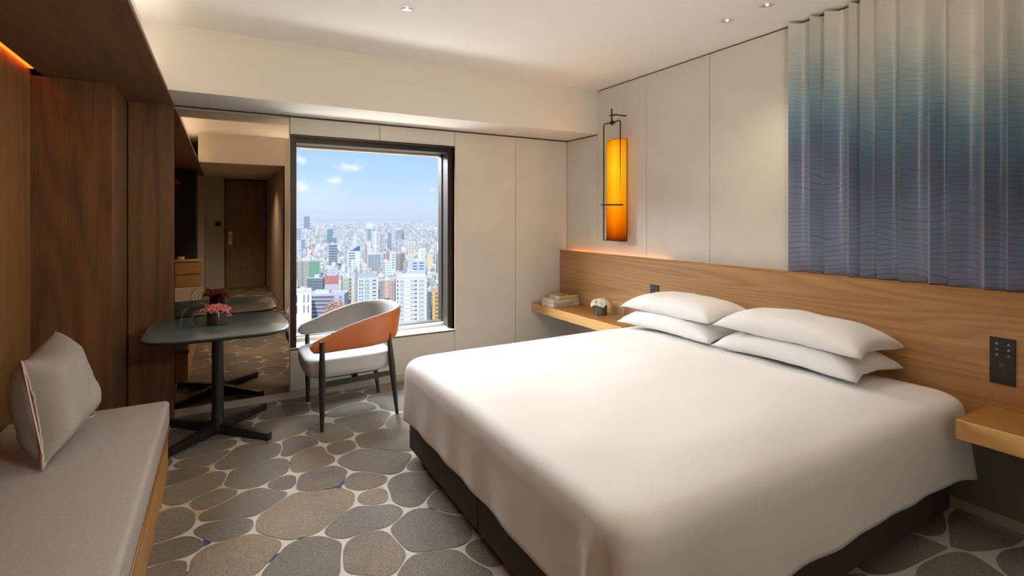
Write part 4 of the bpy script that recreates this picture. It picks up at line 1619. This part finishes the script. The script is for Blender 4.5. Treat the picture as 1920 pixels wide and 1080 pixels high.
SPEC = {
 'lilac': ((.50,.50,.58), 3.2, [(.10,.07,1.3,0),(.50,.56,1.5,0),(.92,.06,1.3,1)], 9, 'long lilac grey apartment block with dark balcony bands behind the chair'),
 'redtop': ((.52,.52,.60), 40, [], 0, 'grey lift tower with a rust red upper half'),
 'charcoal': ((.17,.20,.22), 3.1, [(.12,.15,1.2,2),(.37,.15,1.2,2),(.62,.15,1.2,2),(.87,.15,1.2,2)], 9, 'charcoal apartment block left of the red topped tower'),
 'whiteslit': ((.80,.82,.84), 8, [(.12,.06,6,0),(.55,.06,6,0),(.80,.06,6,0)], 2, 'low white building with dark vertical slits'),
 'olive': ((.40,.41,.32), 3.4, [(.10,.03,1.4,0),(.30,.05,1.4,0),(.76,.42,2.2,3)], 9, 'olive block with green balconies at the window edge'),
 'creamgreen': ((.62,.60,.45), 3.1, [(.14,.2,1.6,4),(.40,.2,1.6,4),(.62,.16,1.6,0)], 12, 'cream and green balcony tower left of the mint block'),
 'mint': ((.70,.77,.78), 3.1, [(.10,.07,1.2,0),(.22,.07,1.2,0),(.45,.26,1.9,4),(.80,.20,1.0,0)], 12, 'white and mint apartment block with a grey roof'),
 'terracotta': ((.58,.40,.34), 3.2, [(.12,.14,2.0,5),(.30,.14,2.0,5),(.55,.06,1.2,0),(.70,.06,1.2,0),(.88,.06,1.2,0)], 11, 'pink terracotta tower with pale green domes'),
 'whitetower': ((.80,.82,.84), 3.0, [(.06,.06,1.4,0),(.20,.13,1.8,6),(.34,.09,1.2,7),(.55,.18,1.3,6),(.655,.06,1.3,0),(.84,.19,1.6,6)], 14, 'large bright white residential tower right of the chair back'),
 'slate': ((.20,.25,.29), 3.1, [(.5,.25,1.3,0)], 8, 'narrow slate blue block between the white and yellow towers'),
 'yellow': ((.80,.48,.13), 3.1, [(.30,.22,1.3,0),(.74,.22,1.3,0)], 9, 'yellow orange balcony building at the right window edge'),
 'darkteal': ((.28,.35,.36), 4.2, [(.5,.84,1.6,0)], 9, 'dark teal banded office block in the middle distance'),
 'slopeglass': ((.68,.70,.73), 4.0, [(.36,.50,2.2,2)], 6, 'pale block with a navy sloped glass top'),
 'widegrid': ((.50,.56,.58), 3.6, [(.12,.18,2.2,2),(.34,.18,2.2,2),(.56,.18,2.2,2),(.78,.18,2.2,2)], 7, 'wide grey green grid fronted block'),
 'hatched': ((.50,.50,.54), 3.6, [(.5,.5,1.4,0)], 7, 'narrow hatched grey block beside the wide grid block'),
 'pinkslab': ((.72,.62,.60), 90, [], 0, 'plain pinkish slab tower behind the wide grid block'),
 'tealblock': ((.13,.24,.27), 90, [], 0, 'distant dark teal block'),
 'sagebox': ((.45,.50,.48), 90, [], 0, 'distant sage grey windowless block'),
 'fartower': ((.12,.15,.30), 90, [], 0, 'lone dark blue high-rise on the horizon'),
 'greytwin': ((.42,.46,.52), 5, [(.3,.25,3,0),(.7,.25,3,0)], 6, 'slim grey tower below the pale domed arena'),
 'whitegrid': ((.76,.77,.80), 5, [(.2,.1,3,0),(.65,.12,3,0),(.85,.12,3,0)], 7, 'white gridded tower right of the slim grey tower'),
 'steelslim': ((.20,.28,.40), 90, [], 0, 'slim steel blue tower in the distance'),
 'darkdouble': ((.28,.32,.40), 90, [], 0, 'distant dark grey double block'),
 'navybox': ((.15,.22,.34), 90, [], 0, 'small navy box building in the distance'),
 'palewest': ((.50,.57,.62), 5, [(.5,.8,2,0)], 6, 'pale blue grey tower beside the left window frame'),
 'greywest': ((.40,.45,.50), 5, [(.5,.7,2,0)], 5, 'grey tower just right of the pale left edge tower'),
 'redgrey': ((.62,.30,.26), 90, [], 0, 'narrow building with a red upper wall'),
 'turquoise': ((.62,.76,.80), 4, [(.6,.5,1.6,5)], 6, 'pale turquoise striped building'),
 'brownslant': ((.44,.34,.28), 3.6, [(.5,.8,1.3,6)], 7, 'brown striped building turned at an angle'),
 'beige': ((.68,.60,.48), 4, [(.3,.1,2,0),(.7,.1,2,0)], 5, 'beige tower in the middle distance'),
 'whiteblock': ((.84,.83,.80), 5, [(.7,.2,1.5,0)], 3, 'plain white block toward the right window edge'),
 'lowblue': ((.50,.60,.74), 4, [(.3,.3,1.5,0),(.75,.3,1.5,0)], 3, 'low pale blue building behind the white tower'),
 'tanblock': ((.70,.60,.34), 90, [], 0, 'tan yellow block near the right window edge'),
 'bluewhite': ((.62,.66,.72), 90, [], 0, 'small blue white distant block'),
}
WM = [WIN, WINB, cm((.20, .26, .28)), cm((.10, .34, .24)), cm((.36, .46, .42)), cm((.14, .28, .38)), cm((.42, .44, .46)), cm((.62, .65, .68))]
for key, x, y, w, dp, zt, yaw in HERO:
    colr, fh, cols, nf, lab = SPEC[key]
    t = thing('apartment_building' if nf > 8 else 'city_building', lab, 'building', (x, y, GZ), math.radians(yaw))
    Hh = zt - GZ
    b = bx(-w / 2, w / 2, -dp / 2, dp / 2, 0, Hh)
    if key == 'redtop':
        box(b, -w / 2 + 2, w / 2 - 2, -1, dp / 2 - 1, Hh, Hh + 1)
        obj('red_wall', bx(-w / 2 - .1, w / 2 + .1, -dp / 2 - .1, dp / 2 + .1, Hh - 6.5, Hh + .6), cm((.50, .19, .16)), t, world_space=False)
    if key == 'redgrey':
        obj('red_wall', bx(-w / 2 - .1, w / 2 + .1, -dp / 2 - .1, dp / 2 + .1, Hh - 10, Hh + .5), cm((.48, .25, .22)), t, world_space=False)
    body = obj('facade', b, cm(colr), t, world_space=False)
    if nf:
        # parapet and rooftop boxes
        b = NB()
        box(b, -w / 2 - .2, w / 2 + .2, -dp / 2 - .2, -dp / 2 + .3, Hh, Hh + .9)
        box(b, -w / 2 - .2, -w / 2 + .3, -dp / 2, dp / 2, Hh, Hh + .9)
        box(b, w / 2 - .3, w / 2 + .2, -dp / 2, dp / 2, Hh, Hh + .9)
        box(b, -w / 2, w / 2, dp / 2 - .3, dp / 2, Hh, Hh + .9)
        box(b, -w * .2, w * .12, -dp * .1, dp * .3, Hh, Hh + 2.8)
        rc = (.62, .63, .64) if key != 'yellow' else (.40, .41, .42)
        obj('roof', b, cm(rc), t, world_space=False)
        # slab edges / balcony rails, one per storey
        nv = min(nf, int(Hh / fh) - 1)
        for cx_, cw, ch, mi in cols:
            bm_ = bx(-cw * w / 2, cw * w / 2, -.25, .12, -ch / 2, ch / 2)
            me_ = bpy.data.meshes.new('window')
            bm_.to_mesh(me_)
            bm_.free()
            me_.materials.append(WM[mi])
            for k in range(nv):
                o = bpy.data.objects.new('window', me_)
                COL.objects.link(o)
                o.parent = t
                o.location = ((cx_ - .5) * w, -dp / 2 + .0, Hh - fh * (k + .62))
        if fh < 3.7:
            for k in range(nv):
                o = obj('storey_ledge', bx(-w / 2 - .15, w / 2 + .15, -dp / 2 - .45, -dp / 2, Hh - fh * (k + 1) - .1, Hh - fh * (k + 1) + .12), cm([min(.86, v * 1.12) for v in colr]), t, world_space=False)
    if key == 'creamgreen':
        obj('stair_tower', bx(w * .24, w * .52, -dp / 2 - 1, dp / 2, 0, Hh + 1), cm((.70, .62, .44)), t, world_space=False)
    if key == 'mint':
        obj('pitched_roof', rings(NB(), [[(-w / 2, -dp / 2, Hh + .9), (w / 2, -dp / 2, Hh + .9), (w / 2, dp / 2, Hh + .9), (-w / 2, dp / 2, Hh + .9)], [(-w / 2 + 2, -1, Hh + 3.5), (w / 2 - 2, -1, Hh + 3.5), (w / 2 - 2, 1, Hh + 3.5), (-w / 2 + 2, 1, Hh + 3.5)]]), cm((.42, .42, .42)), t, world_space=False)
    if key == 'terracotta':
        for dx, dy, r, hz in ((-4.0, -2, 3.2, 1.5), (1.2, -7, 2.9, -1.0)):
            obj('turret', lathe(NB(), [(r, -14), (r, 1.2)], (dx, dy, Hh + hz), 16), cm((.62, .44, .37)), t, world_space=False)
            obj('dome', lathe(NB(), [(r * 1.06, 1.2), (r * .85, 2.4), (r * .45, 3.6), (.1, 4.6)], (dx, dy, Hh + hz), 16), cm((.50, .68, .58)), t, world_space=False)
    if key == 'slopeglass':
        b = NB()
        V = [b.verts.new(p) for p in ((-w * .3, -dp / 2, Hh), (w / 2, -dp / 2, Hh), (w / 2, -dp / 2, Hh + 8), (-w * .3, dp / 2, Hh), (w / 2, dp / 2, Hh), (w / 2, dp / 2, Hh + 8))]
        for f in ((0, 1, 2), (3, 5, 4), (0, 2, 5, 3), (1, 4, 5, 2), (0, 3, 4, 1)):
            b.faces.new([V[i] for i in f])
        obj('glass_wedge', b, cm((.05, .12, .28)), t, world_space=False)
    if key == 'pinkslab':
        obj('side_wing', bx(-w / 2 - 4, -w / 2, -dp / 2, dp / 2, 0, Hh - 6), cm((.42, .33, .31)), t, world_space=False)
    if key == 'darkdouble':
        obj('side_wing', bx(w * .2, w * .55, -dp / 2, dp / 2, 0, Hh - 10), cm((.33, .36, .42)), t, world_space=False)

# generic city fabric
def facade_mat(name, byvertex=True):
    m = mat(name, (.7, .7, .7), .85)
    t = m.node_tree
    at = nd(t, 'ShaderNodeVertexColor', layer_name='paint')
    g = nd(t, 'ShaderNodeNewGeometry')
    sp = nd(t, 'ShaderNodeSeparateXYZ')
    t.links.new(g.outputs['Position'], sp.inputs[0])
    sn = nd(t, 'ShaderNodeSeparateXYZ')
    t.links.new(g.outputs['Normal'], sn.inputs[0])
    def strip(inp, period, duty):
        a = nd(t, 'ShaderNodeMath', operation='DIVIDE')
        a.inputs[1].default_value = period
        t.links.new(inp, a.inputs[0])
        f = nd(t, 'ShaderNodeMath', operation='FRACT')
        t.links.new(a.outputs[0], f.inputs[0])
        c = nd(t, 'ShaderNodeMath', operation='LESS_THAN')
        c.inputs[1].default_value = duty
        t.links.new(f.outputs[0], c.inputs[0])
        return c.outputs[0]
    z = strip(sp.outputs['Z'], 3.1, .42)
    xy = nd(t, 'ShaderNodeMath', operation='ADD')
    t.links.new(sp.outputs['X'], xy.inputs[0])
    t.links.new(sp.outputs['Y'], xy.inputs[1])
    h = strip(xy.outputs[0], 4.3, .5)
    mu = nd(t, 'ShaderNodeMath', operation='MULTIPLY')
    t.links.new(z, mu.inputs[0])
    t.links.new(h, mu.inputs[1])
    ab = nd(t, 'ShaderNodeMath', operation='LESS_THAN')
    ab.inputs[1].default_value = .5
    t.links.new(sn.outputs['Z'], ab.inputs[0])
    m2 = nd(t, 'ShaderNodeMath', operation='MULTIPLY')
    t.links.new(mu.outputs[0], m2.inputs[0])
    t.links.new(ab.outputs[0], m2.inputs[1])
    m3 = nd(t, 'ShaderNodeMath', operation='MULTIPLY')
    m3.inputs[1].default_value = .7
    t.links.new(m2.outputs[0], m3.inputs[0])
    mx = nd(t, 'ShaderNodeMix', data_type='RGBA')
    t.links.new(m3.outputs[0], mx.inputs[0])
    t.links.new(at.outputs[0], mx.inputs[6])
    mx.inputs[7].default_value = (.12, .15, .18, 1)
    t.links.new(mx.outputs[2], t.nodes['Principled BSDF'].inputs['Base Color'])
    return m


FM = facade_mat('city_facades')
PAL = [(.80, .80, .80), (.74, .75, .77), (.70, .70, .68), (.66, .68, .72), (.78, .76, .70), (.55, .58, .62), (.46, .50, .54), (.72, .66, .58), (.62, .54, .48), (.36, .40, .45), (.60, .66, .72), (.84, .83, .82), (.52, .42, .38), (.42, .50, .44), (.74, .70, .62)]


def generic(bm, x, y, w, d, h, yaw, colr, cl, extra=True):
    fs0 = len(bm.faces)
    c, s = math.cos(yaw), math.sin(yaw)
    parts = [(-w / 2, w / 2, -d / 2, d / 2, 0, h)]
    if extra:
        parts.append((-w * .25, w * .1, -d * .1, d * .3, h, h + 2.4))
        parts.append((w * .2, w * .4, -d * .35, -d * .1, h, h + 1.3))
    for a in parts:
        V = [bm.verts.new((x + px * c - py * s, y + px * s + py * c, GZ + pz)) for pz in a[4:6] for px, py in ((a[0], a[2]), (a[1], a[2]), (a[1], a[3]), (a[0], a[3]))]
        for f in ((0, 1, 5, 4), (1, 2, 6, 5), (2, 3, 7, 6), (3, 0, 4, 7), (4, 5, 6, 7)):
            ff = bm.faces.new([V[i] for i in f])
            sh = 1.0
            for l in ff.loops:
                l[cl] = colr + (1,)


rnd = random.Random(21)
placed = [(h[1], h[2], max(h[3], h[4]) * .75) for h in HERO]
grid = {}
def free(x, y, r):
    for hx_, hy_, hr in placed + [(752, 3022, 40), (110, 743, 8)]:
        if (x - hx_) ** 2 + (y - hy_) ** 2 < (hr + r) ** 2:
            return False
    gx, gy = int(x // 60), int(y // 60)
    for i in (-1, 0, 1):
        for j in (-1, 0, 1):
            for q in grid.get((gx + i, gy + j), ()):
                if (x - q[0]) ** 2 + (y - q[1]) ** 2 < (q[2] + r) ** 2:
                    return False
    return True


A = math.radians(29.58)
cands = []
for ring_i in range(70000):
    # uniform over area in the wedge the window opens on
    dd = math.sqrt(rnd.uniform(330 ** 2, 3000 ** 2))
    an = math.radians(rnd.uniform(-8, 38))
    r = rnd.choice((5, 5.5, 6, 6.5, 7, 8, 9.5))
    x, y = dd * math.sin(an), dd * math.cos(an)
    if free(x, y, r * .95):
        grid.setdefault((int(x // 60), int(y // 60)), []).append((x, y, r * .95))
        cands.append((dd, an, x, y, r))
cands.sort()
near, rest = [], []
for c_ in cands:
    dd, an, x, y, r = c_
    deep = x * math.sin(A) + y * math.cos(A)
    u = 960 + 953 * (x * math.cos(A) - y * math.sin(A)) / deep
    if dd < 470:
        continue
    vis = 550 < u < 832
    (near if vis and len(near) < 290 else rest).append(c_)
def dims(dd, r, rn):
    h = rn.choice((6, 6, 7, 8, 9, 9, 10, 12, 15)) * rn.uniform(.8, 1.2)
    if dd > 600 and rn.random() < .045:
        h *= rn.uniform(1.6, 2.6)
    w = r * rn.uniform(1.05, 1.45)
    d = r * rn.uniform(.95, 1.3)
    yaw = rn.choice((-.2, -.2, -.2, .15)) + rn.uniform(-.06, .06)
    col = rn.choice(PAL)
    k = rn.uniform(.85, 1.05)
    return w, d, h, yaw, tuple(min(.9, v * k) for v in col)
for dd, an, x, y, r in near:
    w, d, h, yaw, colr = dims(dd, r, rnd)
    b = NB()
    cl = b.loops.layers.float_color.new('paint')
    generic(b, 0, 0, w, d, h, yaw, colr, cl)
    bmesh.ops.translate(b, vec=(0, 0, -GZ), verts=b.verts)
    o = obj('low_rise_building', b, FM)
    o.location = (x, y, GZ)
    tag(o, 'small low-rise building in the dense district between the taller blocks', 'building', 'low-rise buildings of the dense district')
b = NB()
cl = b.loops.layers.float_color.new('paint')
for dd, an, x, y, r in rest:
    w, d, h, yaw, colr = dims(dd, r, rnd)
    generic(b, x, y, w, d, h, yaw, colr, cl, dd < 1500)
for k in range(9000):
    dd = 3000 * (15000 / 3000) ** rnd.random()
    an = math.radians(rnd.uniform(-6, 36))
    sc = dd / 3000
    if math.hypot(dd * math.sin(an) - 752, dd * math.cos(an) - 3022) < 60 or math.hypot(dd * math.sin(an) - 500, dd * math.cos(an) - 3741) < 70:
        continue
    w = rnd.uniform(14, 26) * sc ** .8
    h = rnd.choice((8, 9, 10, 12, 14, 18))
    if rnd.random() < .03:
        h *= 2.4
    generic(b, dd * math.sin(an), dd * math.cos(an), w, w * .8, h, rnd.uniform(-.5, .5), rnd.choice(PAL), cl, False)
o = obj('distant_city', b, FM)
tag(o, 'endless hazy spread of pale city buildings reaching the horizon', 'city', kind='stuff')

# domed arena, crane, trees
t = thing('arena', 'pale domed arena roof far off near the horizon', 'arena', (752, 3022, GZ))
obj('dome', lathe(NB(), [(27, 0), (27, 42), (22, 52), (12, 58), (1, 60)], (752, 3022, GZ), 24), cm((.66, .70, .64)), t, True)
t = thing('crane', 'red and white construction crane at the left of the city view', 'crane', (109, 743, GZ))
b = NB()
bar(b, (109.2, 742.9, GZ), (109.2, 742.9, -60), 1.6, 1.6, 1.6, 1.6)
obj('mast', b, cm((.80, .80, .80)), t)
for k in range(6):
    p0 = Vector((109.2, 742.9, -60)).lerp(Vector((100.9, 747.6, -32)), k / 6)
    p1 = Vector((109.2, 742.9, -60)).lerp(Vector((100.9, 747.6, -32)), (k + 1) / 6)
    obj('jib_section', bar(NB(), p0, p1, 1.5, 1.5, 1.5, 1.5), cm((.80, .12, .08) if k % 2 == 0 else (.85, .85, .82)), t)


def tree(lab, x, y, ztop, w, colr, leaves=700, dens=1.0, seed=0, group=None):
    rn = random.Random(seed)
    t = thing('tree', lab, 'tree', (x, y, GZ), 0, group)
    obj('trunk', tube(NB(), [(x, y, GZ), (x + .3, y, GZ + (ztop - GZ) * .55)], [.6, .3], 8), cm((.20, .15, .11)), t, True)
    b = NB()
    H2 = (ztop - GZ) * .72
    for k in range(leaves):
        u, v = rn.uniform(0, 2 * PI), math.acos(rn.uniform(-1, 1))
        rr = rn.random() ** .4
        p = Vector((x + w / 2 * rr * math.sin(v) * math.cos(u), y + w / 2 * rr * math.sin(v) * math.sin(u), ztop - H2 / 2 + H2 / 2 * rr * math.cos(v)))
        s = rn.uniform(.35, .8) * dens
        q = [p + Vector((rn.uniform(-s, s), rn.uniform(-s, s), rn.uniform(-s, s))) for _ in range(3)]
        b.faces.new([b.verts.new(z) for z in q])
    obj('foliage', b, cm(colr), t)


tree('bare orange brown treetop in front of the lilac apartment block', 79.3, 432., -65.5, 18, (.58, .34, .20), 1800, 1.3, 1)
tree('bare brown treetop at the foot of the white tower', 118.6, 386.9, -76.8, 17, (.40, .29, .25), 1200, 1., 2)
tree('bare brown tree beside the sill right of the white tower foot', 128.0, 375., -77.5, 14, (.42, .31, .26), 900, 1., 3)
tree('bare brown treetop low at the left window corner', 54.1, 400., -77.1, 18, (.48, .34, .26), 1200, 1., 4)

# haze: thin real air over the city, starting well clear of the building
hz = bx(-3000, 14000, 120, 19000, GZ - 1, 60)
hm = bpy.data.materials.new('city_haze')
hm.use_nodes = True
t_ = hm.node_tree
t_.nodes.clear()
vs = nd(t_, 'ShaderNodeVolumePrincipled')
vs.inputs['Color'].default_value = (.86, .95, 1, 1)
vs.inputs['Density'].default_value = .00012
vs.inputs['Anisotropy'].default_value = -0.3
vo = nd(t_, 'ShaderNodeOutputMaterial')
t_.links.new(vs.outputs[0], vo.inputs['Volume'])
o = obj('haze', hz, hm)
tag(o, 'pale blue haze hanging over the distant city', 'haze', kind='stuff')
